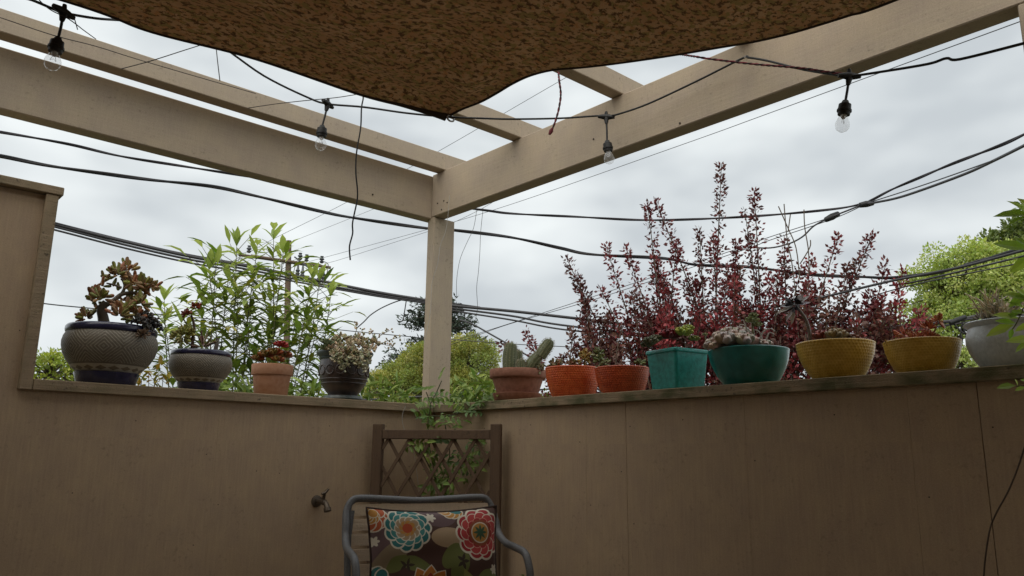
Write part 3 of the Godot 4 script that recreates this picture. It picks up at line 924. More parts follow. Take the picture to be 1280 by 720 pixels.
		# side shoots
		for k in (3 if idx < 64 else 1):
			var f := rnd(0.3, 0.8)
			var p: Vector3 = line[int(f * (line.size() - 1))]
			var e := p + Vector3(rnd(-0.22, 0.22), rnd(0.12, 0.34), rnd(-0.22, 0.22)) * (1.0 - 0.4 * f)
			if idx < 20 and e.y > tip.y - 0.15: continue
			limb(b, p, e, 0.006, 0.002, 0.05, 4)
			for i in 16:
				var m := p.lerp(e, 0.2 + 0.8 * i / 15.0)
				for q in 3:
					var d := ball_dir()
					s.col = vary(hue, 0.35)
					var dir := (d + Vector3(0, 0.45, 0)).normalized()
					s.chip(m + d * 0.035 * rnd(0.1, 1.0), dir, dir.cross(ball_dir()).normalized(), rnd(0.036, 0.06), rnd(0.022, 0.034))
		part(t, "branch", b, M.bark, true)
		idx += 1
	# a thicket of short shoots low in the crown
	var brush := Shape.new()
	for k in 125:
		var lo: Vector3 = low_a.lerp(low_b, rnd(0.0, 1.0)) + Vector3(rnd(-0.3, 0.3), rnd(-0.25, 0.25), rnd(-0.7, 0.5))
		var hi := lo + Vector3(rnd(-0.12, 0.12), rnd(0.3, 0.62), rnd(-0.12, 0.12))
		limb(brush, lo, hi, 0.008, 0.002, 0.05, 4)
		var hue: Color = reds[rng.randi() % reds.size()]
		for i in 34:
			var m := lo.lerp(hi, rnd(0, 1))
			for q in 3:
				var d := ball_dir()
				s.col = vary(hue, 0.35)
				var dir := (d + Vector3(0, 0.4, 0)).normalized()
				s.chip(m + d * 0.07 * rnd(0.1, 1.0), dir, dir.cross(ball_dir()).normalized(), rnd(0.04, 0.066), rnd(0.024, 0.038))
	part(t, "shoots", brush, M.bark, true).set_meta("kind", "stuff")
	for line in [[Vector3(4.829, 2.483, -0.432), Vector3(4.816, 3.026, -0.457), Vector3(4.801, 3.284, -0.484), Vector3(4.797, 3.675, -0.491)], [Vector3(4.846, 2.853, -0.398), Vector3(4.838, 3.192, -0.413), Vector3(4.808, 3.412, -0.471), Vector3(4.77, 3.655, -0.541)], [Vector3(4.874, 2.6, -0.345), Vector3(4.892, 3.097, -0.309), Vector3(4.883, 3.397, -0.326), Vector3(4.885, 3.594, -0.322)], [Vector3(4.807, 3.369, -0.473), Vector3(4.823, 3.556, -0.442)], [Vector3(4.851, 3.02, -0.389), Vector3(4.898, 3.181, -0.297), Vector3(4.904, 3.264, -0.286)]]:
		var b := Shape.new()
		b.tube(curve(line, 4), 0.006, 5)
		part(t, "bare_twig", b, M.bark, true)
	part(t, "foliage", s, M.dark_leaf, true).set_meta("kind", "stuff")

# tall canes with lance shaped leaves behind the left parapet; every leaf is a part
func build_cane_shrub():
	var base := Vector3(-0.396, 0.896, -1.434) * Vector3(1, 0, 1) + Vector3(0, GROUND, 0)
	var t := thing("cane_shrub", "tall green shrub with lance shaped leaves behind the left parapet", "shrub", base)
	var blades := []
	for k in 4:
		var l := Shape.new()
		l.leaf(Vector3.ZERO, Vector3(0, 1, 0), Vector3(0, 0, 1), 1.0, 0.22 + 0.03 * k, 0.06 + 0.07 * k, 0.18)
		blades.append(l.mesh())
	var mats := []
	for c in [Color(0.21, 0.29, 0.07), Color(0.28, 0.37, 0.09), Color(0.36, 0.43, 0.11), Color(0.16, 0.23, 0.06), Color(0.46, 0.45, 0.12)]:
		var m := leafy(0.45, Color(0.40, 0.48, 0.10))
		m.vertex_color_use_as_albedo = false
		m.albedo_color = c.linear_to_srgb()
		mats.append(m)
	var rest := Shape.new()
	var tones := [Color(0.21, 0.29, 0.07), Color(0.28, 0.37, 0.09), Color(0.36, 0.43, 0.11), Color(0.16, 0.23, 0.06), Color(0.46, 0.45, 0.12)]
	var canes := [Vector3(-0.878, 2.015, -1.618), Vector3(-0.803, 2.179, -1.593), Vector3(-0.606, 2.383, -1.521), Vector3(-0.681, 2.23, -1.55), Vector3(-0.481, 2.321, -1.471), Vector3(-0.389, 2.462, -1.431), Vector3(-0.348, 2.334, -1.413), Vector3(-0.153, 2.187, -1.32), Vector3(-0.095, 2.158, -1.291), Vector3(-0.411, 2.176, -1.441), Vector3(-0.52, 2.155, -1.487), Vector3(-0.055, 1.932, -1.27), Vector3(0.083, 2.105, -1.195), Vector3(-0.908, 1.859, -1.628), Vector3(-0.726, 2.014, -1.566), Vector3(-0.32, 2.065, -1.401), Vector3(-0.153, 1.953, -1.32), Vector3(-0.592, 2.026, -1.516), Vector3(-0.813, 1.877, -1.597), Vector3(-0.447, 1.906, -1.456), Vector3(-0.211, 1.789, -1.349), Vector3(-0.652, 1.761, -1.539), Vector3(0.088, 1.725, -1.192), Vector3(-0.24, 1.963, -1.363), Vector3(-0.188, 1.86, -1.338)]
	for k in canes.size():
		var tip: Vector3 = canes[k] + Vector3(rnd(-0.1, 0.1), 0, rnd(-0.25, 0.2))
		var foot := base + Vector3(rnd(-0.2, 0.2), 0, rnd(-0.2, 0.2))
		var low := foot.lerp(tip, 0.55) + Vector3((foot.x - tip.x) * 0.25 + rnd(-0.12, 0.12), 0.1, rnd(-0.1, 0.1))
		var s := Shape.new()
		var line := curve([foot, low, tip.lerp(low, 0.3) + Vector3(rnd(-0.02, 0.02), 0.02, 0), tip], 8)
		var rad := []
		for i in line.size(): rad.append(lerpf(0.009, 0.002, float(i) / (line.size() - 1)))
		s.tube(line, rad, 6)
		# each cane: a tuft at its tip and leaves down its upper half; the ones nearest the tip are parts
		var many := 46
		for i in many + 4:
			var at_tip := i < 4
			var f := 1.0 if at_tip else lerpf(0.985, 0.56, pow((i - 4 + rnd(0, 0.8)) / many, 0.9))
			var g := f * (line.size() - 1)
			var j := mini(int(g), line.size() - 2)
			var p: Vector3 = line[j].lerp(line[j + 1], g - j)
			var a := i * 2.4 + k
			var out := Vector3(cos(a), 0, sin(a))
			var dir := (out * (rnd(0.25, 0.6) if at_tip else rnd(0.6, 1.0)) + Vector3(0, rnd(0.7, 1.0) if at_tip else rnd(-0.35, 0.75), 0)).normalized()
			if not at_tip and i % 3:                           # a short side twig carries the leaf further out
				var q := p + (out + Vector3(0, 0.5, 0)) * rnd(0.03, 0.19)
				s.tube([p, q], [0.0022, 0.0014], 4, false)
				p = q
			var z := out.cross(dir).cross(dir).normalized()
			var size := rnd(0.11, 0.165)
			if i < 11:
				var o := part(t, "leaf", blades[rng.randi() % 4], mats[(rng.randi() % 4) if k < 14 else rng.randi() % 5])
				o.transform = Transform3D(Basis(dir.cross(z).normalized(), dir, z) * size, p - t.position)
			else:
				rest.col = vary(tones[rng.randi() % 5], 0.2)
				rest.leaf(p, dir, z, size, size * rnd(0.21, 0.30), rnd(0.05, 0.25), 0.18)
		part(t, "cane", s, M.cane, true)
	part(t, "foliage", rest, M.leaf, true).set_meta("kind", "stuff")

func build_conifer():
	var base := Vector3(14.316, 0.272, -18.951) * Vector3(1, 0, 1) + Vector3(0, GROUND, 0)
	var t := thing("conifer_tree", "dark blue green conifer standing far behind the corner post", "tree", base)
	var top := Vector3(14.116, 6.534, -19.1)
	var tr := Shape.new()
	tr.tube([base, base.lerp(top, 0.5), top], [0.22, 0.12, 0.02], 8)
	part(t, "trunk", tr, M.bark, true)
	var s := Shape.new()
	var lb := Shape.new()
	for k in 120:
		var f := pow(rnd(0.0, 1.0), 0.85)
		var p := top.lerp(Vector3(top.x, top.y - 4.6, top.z), f)
		var a := k * 2.4
		var reach := (0.55 + 2.0 * pow(f, 0.65)) * rnd(0.6, 1.08)
		var out := Vector3(cos(a), 0, sin(a))
		var e := p + out * reach + Vector3(0, rnd(-0.15, 0.3) * reach, 0)
		lb.tube([p, p.lerp(e, 0.6) + Vector3(0, 0.05, 0), e], [0.03, 0.02, 0.008], 4)
		for i in int(80 * reach) + 14:
			var m := p.lerp(e, rnd(0.3, 1.05)) + ball_dir() * 0.2
			s.col = vary(Color(0.06, 0.085, 0.06), 0.35)
			var dir := (out * 0.6 + ball_dir() * 0.8 + Vector3(0, 0.15, 0)).normalized()
			s.chip(m, dir, dir.cross(ball_dir()).normalized(), rnd(0.11, 0.24), rnd(0.05, 0.085))
	part(t, "limbs", lb, M.bark, true)
	part(t, "needles", s, M.dark_leaf, true).set_meta("kind", "stuff")

# ---------------------------------------------------------------- utility pole and overhead cables
func line_thing(called: String, label: String, pts: Array, r: float, mat: Material, group := "overhead utility cables", category := "cable", per := 8):
	var s := Shape.new()
	s.tube(curve(pts, per), r, 6)
	return single(called, s, mat, label, category, group)

func build_pole_and_cables():
	var foot := Vector3(10.879, 0.183, -23.42) * Vector3(1, 0, 1) + Vector3(0, GROUND, 0)
	var top := Vector3(10.354, 9.034, -23.676)
	var t := thing("utility_pole", "brown wooden utility pole with crossarm and insulators behind the cane shrub", "utility pole", foot)
	var s := Shape.new()
	s.tube([foot, foot.lerp(top, 0.5), top], [0.15, 0.125, 0.1], 12)
	part(t, "pole", s, M.pole, true)
	for k in 2:
		s = Shape.new()
		var off := Vector3(0.15, -0.03, 0.2) * (1 if k == 0 else -1)
		s.tube([Vector3(8.951, 8.326, -24.299) + off, Vector3(11.598, 8.104, -23.049) + off], 0.055, 6)
		part(t, "crossarm", s, M.pole, true)
	for q in [Vector3(9.036, 8.408, -24.156), Vector3(10.724, 8.293, -23.385), Vector3(10.937, 8.249, -23.279), Vector3(11.438, 8.229, -23.021)]:
		s = Shape.new()
		s.lathe([Vector2(0, 0), Vector2(0.05, 0), Vector2(0.09, 0.06), Vector2(0.04, 0.10), Vector2(0.10, 0.15), Vector2(0.05, 0.22), Vector2(0.07, 0.27), Vector2(0, 0.29)], 12, q)
		part(t, "insulator", s, M.grey_metal, true)
	for q in [Vector3(10.633, 7.737, -23.319), Vector3(10.792, 7.688, -23.24), Vector3(11.345, 7.608, -22.956), Vector3(11.473, 7.649, -22.889)]:
		s = Shape.new()
		s.lathe([Vector2(0, -0.2), Vector2(0.05, -0.2), Vector2(0.09, -0.12), Vector2(0.05, -0.08), Vector2(0.09, 0.0), Vector2(0.05, 0.05), Vector2(0.09, 0.12), Vector2(0.05, 0.17), Vector2(0.03, 0.4), Vector2(0, 0.4)], 10, q)
		part(t, "fuse_cutout", s, M.grey_metal, true)
	s = Shape.new()
	s.tube([Vector3(10.489, 8.376, -23.389), Vector3(11.585, 7.501, -22.829)], 0.03, 5)
	s.tube(curve([Vector3(11.386, 8.298, -22.935), Vector3(11.601, 8.19, -22.82), Vector3(11.592, 7.876, -22.825), Vector3(11.53, 7.56, -22.858)], 4), 0.015, 5)
	s.tube(curve([Vector3(10.655, 8.236, -23.308), Vector3(10.538, 8.007, -23.365), Vector3(10.483, 7.631, -23.392), Vector3(10.418, 7.41, -23.423)], 4), 0.015, 5)
	part(t, "brace", s, M.grey_metal, true)

	var far: Material = M.far_wire
	var g := "thin wires running from the utility pole"
	line_thing("thin_wire", "thin grey wire from the pole passing behind the post and up to the right", [Vector3(11.061, 8.28, -23.329), Vector3(12.465, 8.642, -17.825), Vector3(12.154, 8.357, -12.968), Vector3(11.401, 8.016, -6.332), Vector3(10.619, 7.658, -3.811), Vector3(8.209, 6.517, 1.006), Vector3(7.321, 6.082, 1.664)], 0.0075, far, g, "wire", 6)
	line_thing("thin_wire", "thin wire from behind the cane shrub seen again in the gap between the rafters", [Vector3(9.074, 8.432, -24.248), Vector3(9.509, 8.847, -22.966), Vector3(10.757, 9.827, -20.088), Vector3(11.655, 10.777, -15.944), Vector3(11.784, 11.294, -10.555), Vector3(11.642, 11.366, -7.686)], 0.0075, far, g, "wire", 6)
	line_thing("thin_wire", "thin wire rising from the pole top and vanishing behind the left beam", [Vector3(10.461, 9.013, -23.625), Vector3(11.604, 9.665, -19.589), Vector3(11.884, 9.858, -15.775), Vector3(11.751, 9.754, -10.589), Vector3(11.832, 9.751, -3.646)], 0.0065, far, g, "wire", 6)
	line_thing("thin_wire", "thin lower wire from the outer insulator ending behind the corner post", [Vector3(11.535, 8.288, -23.082), Vector3(11.47, 8.141, -21.981), Vector3(12.468, 8.556, -17.823), Vector3(12.522, 8.576, -16.546), Vector3(12.712, 8.814, -15.125), Vector3(12.818, 9.13, -13.716)], 0.0065, far, g, "wire", 6)

	far = M.cable
	# service drops above the parapet
	g = "twisted service cables"
	s = Shape.new()
	var pts := [Vector3(-1.88, 3.957, -4.956), Vector3(-1.51, 4.003, -4.972), Vector3(-0.94, 4.043, -4.96), Vector3(-0.469, 4.034, -4.917), Vector3(0.14, 4.056, -4.817), Vector3(0.861, 4.065, -4.633), Vector3(1.317, 4.045, -4.48), Vector3(2.195, 4.006, -4.099), Vector3(3.178, 3.955, -3.52), Vector3(3.493, 3.924, -3.296), Vector3(4.094, 3.905, -2.807), Vector3(4.647, 3.865, -2.273), Vector3(5.086, 3.86, -1.78), Vector3(5.586, 3.87, -1.123), Vector3(5.989, 3.893, -0.494), Vector3(6.138, 3.933, -0.234)]
	pts.append_array([Vector3(6.078, 3.928, -0.117), Vector3(5.869, 3.923, 0.189), Vector3(5.573, 3.878, 0.586), Vector3(5.213, 3.809, 1.006), Vector3(4.595, 3.651, 1.606), Vector3(4.121, 3.544, 1.976)])
	twist(s, pts, 0.0105, 1.5, [Color(0.025, 0.022, 0.026), Color(0.03, 0.027, 0.03)])
	single("service_cable", s, M.cord, "twisted black service cable crossing highest behind the left beam and over the plum", "cable", g)
	s = Shape.new()
	pts = [Vector3(-1.866, 3.669, -4.754), Vector3(-1.507, 3.702, -4.758), Vector3(-1.121, 3.707, -4.742), Vector3(-0.647, 3.737, -4.695), Vector3(-0.219, 3.761, -4.626), Vector3(0.34, 3.798, -4.499), Vector3(0.768, 3.763, -4.371), Vector3(1.405, 3.68, -4.133), Vector3(1.724, 3.644, -3.99), Vector3(2.434, 3.59, -3.609), Vector3(2.743, 3.584, -3.415), Vector3(3.268, 3.527, -3.04), Vector3(3.696, 3.416, -2.688), Vector3(3.967, 3.343, -2.44), Vector3(4.53, 3.289, -1.85), Vector3(4.757, 3.206, -1.579), Vector3(5.122, 3.156, -1.095), Vector3(5.442, 3.046, -0.61), Vector3(5.701, 2.987, -0.16), Vector3(5.86, 2.954, 0.147)]
	pts.append_array([Vector3(6.013, 2.978, 0.568), Vector3(5.177, 2.845, 1.252), Vector3(4.294, 2.684, 1.833)])
	twist(s, pts, 0.0135, 1.9, [Color(0.022, 0.02, 0.024), Color(0.028, 0.024, 0.026)])
	single("service_cable", s, M.cord, "thick black service cable dipping behind the post and across the plum's upper branches", "cable", g)
	g = "cables of the lower heavy bundle"
	line_thing("bundle_cable", "uppermost and thickest cable of the low bundle crossing the corner post", [Vector3(-1.68, 3.242, -4.837), Vector3(-0.944, 3.163, -4.79), Vector3(-0.353, 3.094, -4.701), Vector3(0.232, 3.028, -4.566), Vector3(0.683, 2.998, -4.429), Vector3(1.3, 2.923, -4.194), Vector3(1.998, 2.818, -3.857), Vector3(2.456, 2.756, -3.59), Vector3(2.719, 2.706, -3.419), Vector3(3.261, 2.662, -3.018), Vector3(3.805, 2.59, -2.545), Vector3(4.301, 2.508, -2.035), Vector3(4.948, 2.439, -1.228), Vector3(5.309, 2.419, -0.677), Vector3(5.545, 2.409, -0.265), Vector3(5.752, 2.42, 0.143), Vector3(5.96, 2.448, 0.609), Vector3(6.089, 2.512, 0.938), Vector3(6.244, 2.616, 1.385)], 0.017, far, g)
	line_thing("bundle_cable", "second cable of the low bundle, just under the thickest one", [Vector3(-1.676, 3.213, -4.837), Vector3(-0.941, 3.139, -4.79), Vector3(-0.35, 3.062, -4.7), Vector3(0.234, 2.995, -4.565), Vector3(0.686, 2.964, -4.428), Vector3(1.302, 2.887, -4.193), Vector3(1.999, 2.791, -3.856), Vector3(2.457, 2.738, -3.589), Vector3(2.719, 2.678, -3.418), Vector3(3.262, 2.607, -3.018), Vector3(3.673, 2.515, -2.667), Vector3(4.473, 2.389, -1.84), Vector3(5.041, 2.32, -1.096), Vector3(5.388, 2.293, -0.547), Vector3(5.65, 2.331, -0.066), Vector3(5.905, 2.424, 0.476), Vector3(6.241, 2.515, 1.374)], 0.012, far, g)
	line_thing("bundle_cable", "lowest cable of the low bundle, fanning out right of the post", [Vector3(-1.672, 3.183, -4.836), Vector3(-0.938, 3.108, -4.789), Vector3(-0.347, 3.029, -4.699), Vector3(0.237, 2.961, -4.564), Vector3(0.688, 2.93, -4.427), Vector3(1.304, 2.861, -4.192), Vector3(2, 2.773, -3.855), Vector3(2.457, 2.72, -3.588), Vector3(2.72, 2.651, -3.417), Vector3(3.262, 2.561, -3.017), Vector3(3.706, 2.461, -2.637), Vector3(4.3, 2.391, -2.038), Vector3(4.845, 2.292, -1.371), Vector3(5.304, 2.221, -0.688), Vector3(5.65, 2.306, -0.068), Vector3(5.933, 2.404, 0.54), Vector3(6.24, 2.476, 1.37)], 0.010, far, g)
	line_thing("bundle_cable", "thin cable lashed along the top of the low bundle at the left", [Vector3(-1.688, 3.251, -4.788), Vector3(-0.947, 3.176, -4.78), Vector3(-0.204, 3.097, -4.696), Vector3(0.245, 3.056, -4.609), Vector3(0.864, 3.015, -4.442), Vector3(1.502, 2.923, -4.214), Vector3(2.062, 2.853, -3.961), Vector3(2.538, 2.794, -3.706), Vector3(3.081, 2.73, -3.365)], 0.008, far, g)
	g = "cables converging at the right edge"
	line_thing("side_cable", "upper cable entering from the right edge and dropping across the plum's lower right branches", [Vector3(4.5, 2.717, 1.837), Vector3(4.564, 2.719, 1.656), Vector3(4.706, 2.696, 1.134), Vector3(4.795, 2.69, 0.561), Vector3(4.821, 2.667, 0.19), Vector3(4.819, 2.621, -0.314), Vector3(4.785, 2.592, -0.738), Vector3(4.716, 2.524, -1.223)], 0.012, far, g)
	line_thing("side_cable", "middle cable entering from the right edge over the bright green tree", [Vector3(4.499, 2.673, 1.832), Vector3(4.669, 2.697, 1.625), Vector3(5.036, 2.738, 1.092), Vector3(5.354, 2.767, 0.49), Vector3(5.464, 2.793, 0.232)], 0.009, far, g)
	line_thing("side_cable", "lowest thin cable entering from the right edge over the bright green tree", [Vector3(4.498, 2.616, 1.826), Vector3(4.641, 2.639, 1.626), Vector3(4.948, 2.683, 1.116), Vector3(5.141, 2.706, 0.712), Vector3(5.284, 2.706, 0.346), Vector3(5.385, 2.685, 0.04)], 0.006, far, g)
	g = "cables meeting at the splice over the plum"
	line_thing("branch_cable", "lower cable from the splice up to the right corner of the sky", [Vector3(6.051, 3.89, -0.181), Vector3(5.962, 3.852, -0.029), Vector3(5.705, 3.767, 0.366), Vector3(5.113, 3.641, 1.092), Vector3(4.734, 3.573, 1.466), Vector3(4.119, 3.456, 1.966)], 0.013, far, g)
	line_thing("branch_cable", "thin cable between the two heavier ones right of the splice", [Vector3(6.058, 3.898, -0.165), Vector3(5.52, 3.762, 0.518), Vector3(4.993, 3.625, 1.064), Vector3(4.429, 3.473, 1.549)], 0.006, far, g)
	line_thing("branch_cable", "cable slanting down left from the splice into the plum's bare twigs", [Vector3(6.045, 3.893, -0.196), Vector3(6.013, 3.85, -0.368), Vector3(5.977, 3.805, -0.542), Vector3(5.934, 3.733, -0.738), Vector3(5.905, 3.621, -0.88), Vector3(5.861, 3.557, -1.043), Vector3(5.793, 3.538, -1.264), Vector3(5.702, 3.593, -1.53)], 0.010, far, g)
	line_thing("branch_cable", "thin upper wire from the splice descending behind the plum toward the post", [Vector3(6.045, 3.893, -0.196), Vector3(6.241, 3.891, -0.665), Vector3(6.534, 3.899, -1.673), Vector3(6.633, 3.866, -2.189), Vector3(6.675, 3.606, -4.774), Vector3(6.206, 3.215, -6.982), Vector3(5.952, 3.065, -7.723)], 0.005, far, g)
	line_thing("branch_cable", "thin lower wire from the splice descending behind the plum toward the post", [Vector3(6.045, 3.883, -0.196), Vector3(6.245, 3.863, -0.669), Vector3(6.539, 3.857, -1.678), Vector3(6.638, 3.823, -2.194), Vector3(6.677, 3.554, -4.777), Vector3(6.351, 3.312, -6.453), Vector3(6.169, 3.166, -7.089), Vector3(5.953, 3.007, -7.722)], 0.005, far, g)
	s = Shape.new()
	s.lathe([Vector2(0, -0.09), Vector2(0.03, -0.08), Vector2(0.038, 0.0), Vector2(0.03, 0.08), Vector2(0, 0.09)], 10, Vector3(6.055, 3.889, -0.173), Basis(Vector3(0.6, 0, -0.8).normalized(), 1.35))
	single("cable_splice", s, M.rubber, "black splice case where the cables meet above the plum", "splice", "cable splices")
	s = Shape.new()
	s.lathe([Vector2(0, -0.11), Vector2(0.03, -0.09), Vector2(0.04, 0.0), Vector2(0.03, 0.09), Vector2(0, 0.11)], 10, Vector3(5.997, 3.812, -0.551), Basis(Vector3(0.6, 0, -0.8).normalized(), 1.1))
	single("cable_splice", s, M.rubber, "smaller black splice case just left of the cable meeting point", "splice", "cable splices")
	s = Shape.new()
	s.lathe([Vector2(0, -0.1), Vector2(0.02, -0.09), Vector2(0.026, 0.0), Vector2(0.02, 0.09), Vector2(0, 0.1)], 10, Vector3(5.56, 2.384, 0.792), Basis(Vector3(0.6, 0, -0.8).normalized(), 1.2))
	s.tube(curve([Vector3(5.545, 2.372, 0.746), Vector3(5.563, 2.283, 0.801), Vector3(5.575, 2.257, 0.837), Vector3(5.572, 2.365, 0.828)], 5), 0.008, 5)
	s.tube(curve([Vector3(5.571, 2.35, 0.827), Vector3(5.565, 2.275, 0.807), Vector3(5.565, 2.198, 0.806)], 4), 0.007, 5)
	single("cable_splice", s, M.rubber, "wrapped cable splice with a dangling tail left of the grey pot", "splice", "cable splices")
	g = "thin wires low behind the pots"
	line_thing("low_wire", "thin dark wire behind the big blue rimmed pot and the shrub", [Vector3(-0.945, 2.685, -6.455), Vector3(-0.588, 2.714, -6.695), Vector3(-0.107, 2.77, -6.971), Vector3(0.867, 2.872, -7.396), Vector3(2.107, 2.969, -7.732), Vector3(3.496, 3.056, -7.893), Vector3(4.39, 3.08, -7.894), Vector3(5.068, 3.096, -7.846), Vector3(5.951, 3.094, -7.724)], 0.008, far, g, "wire")
	line_thing("low_wire", "thin wire running behind the cactus pot and the plum's trunk", [Vector3(4.74, 2.827, -6.132), Vector3(5.186, 2.702, -5.152), Vector3(5.449, 2.621, -4.413), Vector3(5.762, 2.471, -3.078), Vector3(5.858, 2.343, -2.035)], 0.006, far, g, "wire")
	line_thing("low_wire", "short dark cable slanting down beside the cactus pot", [Vector3(3.338, 2.698, -4.057), Vector3(3.419, 2.642, -3.921), Vector3(3.529, 2.513, -3.716), Vector3(3.658, 2.346, -3.453), Vector3(3.772, 2.182, -3.198), Vector3(3.896, 1.992, -2.888)], 0.010, far, g, "cable")
	line_thing("low_wire", "dark cable just above the cap behind the corner post", [Vector3(1.034, 1.526, -2.609), Vector3(1.221, 1.538, -2.494), Vector3(1.412, 1.558, -2.369), Vector3(1.736, 1.586, -2.135), Vector3(2.065, 1.614, -1.866), Vector3(2.419, 1.654, -1.537)], 0.008, far, g, "cable")
	line_thing("loose_wire", "loose wire arching from the low bundle left of the post", [Vector3(1.856, 2.414, -3.982), Vector3(1.919, 2.488, -3.944), Vector3(1.975, 2.563, -3.91), Vector3(2.06, 2.638, -3.857), Vector3(2.168, 2.707, -3.788), Vector3(2.261, 2.748, -3.726), Vector3(2.349, 2.752, -3.667)], 0.007, far, "", "wire")
	line_thing("loose_wire", "short wire end dangling from the low bundle left of the post", [Vector3(2.298, 2.749, -3.702), Vector3(2.287, 2.631, -3.709), Vector3(2.276, 2.514, -3.716)], 0.007, far, "", "wire")

# ---------------------------------------------------------------- string lights and cords
func build_string_lights():
	var t := thing("string_lights", "black cable of clear bulb string lights looped under the tarp and across the right beam", "string lights")
	var s := Shape.new()
	var pts := [Vector3(-2.307, 2.309, 1.03), Vector3(-2.247, 2.302, 1.016), Vector3(-2.206, 2.312, 1.001), Vector3(-2.144, 2.334, 0.949), Vector3(-2.115, 2.331, 0.953), Vector3(-2.013, 2.392, 0.87), Vector3(-1.886, 2.475, 0.775), Vector3(-1.73, 2.545, 0.682), Vector3(-1.575, 2.559, 0.679), Vector3(-1.375, 2.493, 0.681), Vector3(-1.197, 2.452, 0.706), Vector3(-1.127, 2.435, 0.742)]
	pts.append_array([Vector3(-1.012, 2.429, 0.828), Vector3(-0.881, 2.415, 0.921), Vector3(-0.783, 2.403, 1.007), Vector3(-0.732, 2.394, 1.064), Vector3(-0.625, 2.413, 1.097), Vector3(-0.492, 2.435, 1.145), Vector3(-0.297, 2.47, 1.235), Vector3(-0.162, 2.495, 1.32), Vector3(-0.133, 2.493, 1.353)])
	pts.append_array([Vector3(-0.109, 2.494, 1.396), Vector3(-0.068, 2.51, 1.528), Vector3(-0.051, 2.533, 1.757), Vector3(-0.083, 2.531, 1.987), Vector3(-0.097, 2.515, 2.022), Vector3(-0.117, 2.46, 2.109), Vector3(-0.149, 2.366, 2.242), Vector3(-0.18, 2.288, 2.365), Vector3(-0.187, 2.257, 2.424), Vector3(-0.191, 2.233, 2.52), Vector3(-0.223, 2.19, 2.669), Vector3(-0.228, 2.186, 2.72), Vector3(-0.237, 2.165, 2.757), Vector3(-0.278, 2.13, 2.923), Vector3(-0.337, 2.094, 3.038)])
	s.tube(curve(pts, 6), 0.0042, 7)
	part(t, "cable", s, M.rubber, true)
	s = Shape.new()
	s.tube(curve([Vector3(-1.896, 2.468, 0.794), Vector3(-1.866, 2.448, 0.801), Vector3(-1.835, 2.451, 0.809), Vector3(-1.803, 2.481, 0.797), Vector3(-1.753, 2.541, 0.728)], 6), 0.0035, 6)
	part(t, "cable_loop", s, M.rubber, true)
	var down := 0.0
	var lamps := [[Vector3(-2.116, 2.334, 0.953), Vector3(-2.12, 2.248, 0.953), Vector3(-2.125, 2.169, 0.952)], [Vector3(-1.127, 2.435, 0.742), Vector3(-1.141, 2.34, 0.735), Vector3(-1.142, 2.248, 0.734)], [Vector3(-0.133, 2.489, 1.353), Vector3(-0.132, 2.379, 1.355), Vector3(-0.126, 2.284, 1.361)], [Vector3(-0.187, 2.257, 2.424), Vector3(-0.194, 2.175, 2.408), Vector3(-0.2, 2.093, 2.394)]]
	for q in lamps:
		var hub: Vector3 = q[0]
		var neck: Vector3 = q[1]
		var low: Vector3 = q[2]
		var d := (low - neck).normalized()
		var b := Basis(Quaternion(Vector3.DOWN, d))
		s = Shape.new()                                          # moulded tee on the cable, lead and holder
		var side: Vector3 = Vector3(0.76, -0.02, 0.0) + Vector3(0, 0, 0.65) * (1.0 if hub.x > -1.0 else -0.6)
		side = side.normalized()
		s.tube([hub - side * 0.036, hub - side * 0.016, hub, hub + side * 0.016, hub + side * 0.036], [0.0065, 0.011, 0.013, 0.011, 0.0065], 8)
		s.tube([hub, hub + (neck - hub).normalized() * 0.03], [0.013, 0.007], 8)
		s.tube([hub + Vector3(0, 0.008, 0), hub + Vector3(0, 0.024, 0)], [0.008, 0.006], 7)
		s.tube([hub, hub.lerp(neck, 0.6) + Vector3(0.001, 0, 0), neck], 0.0042, 6)
		s.lathe([Vector2(0, 0.0016), Vector2(0.009, 0.0000), Vector2(0.013, -0.0097), Vector2(0.019, -0.0130), Vector2(0.020, -0.0292), Vector2(0.0225, -0.0308), Vector2(0.0225, -0.0373), Vector2(0.0195, -0.0389), Vector2(0.0185, -0.0486), Vector2(0, -0.0486)], 18, neck, b)
		var h := part(t, "lamp_holder", s, M.rubber, true)
		s = Shape.new()
		s.lathe([Vector2(0.0104, -0.0470), Vector2(0.0117, -0.0518), Vector2(0.0157, -0.0599), Vector2(0.0204, -0.0705), Vector2(0.0228, -0.0810), Vector2(0.0213, -0.0915), Vector2(0.0152, -0.1004), Vector2(0.0070, -0.1047), Vector2(0.0000, -0.1055)], 24, neck, b)
		part(h, "bulb", s, M.glass, true)
		s = Shape.new()
		s.lathe([Vector2(0.0, -0.0486), Vector2(0.0095, -0.0486), Vector2(0.008, -0.0567), Vector2(0.004, -0.0616), Vector2(0, -0.0616)], 10, neck, b)
		s.tube([neck + b * Vector3(0.003, -0.0607, 0), neck + b * Vector3(0.008, -0.0761, 0), neck + b * Vector3(0.0, -0.0713, 0.004), neck + b * Vector3(-0.008, -0.0761, 0), neck + b * Vector3(-0.003, -0.0607, 0)], 0.0007, 4)
		part(h, "filament", s, M.steel, true)
	s = Shape.new()
	s.tube([Vector3(-0.096, 2.526, 2.005), Vector3(-0.096, 2.529, 2.005) + Vector3(0.05, 0.01, 0)], 0.004, 6)
	part(t, "hook", s, M.steel, true)

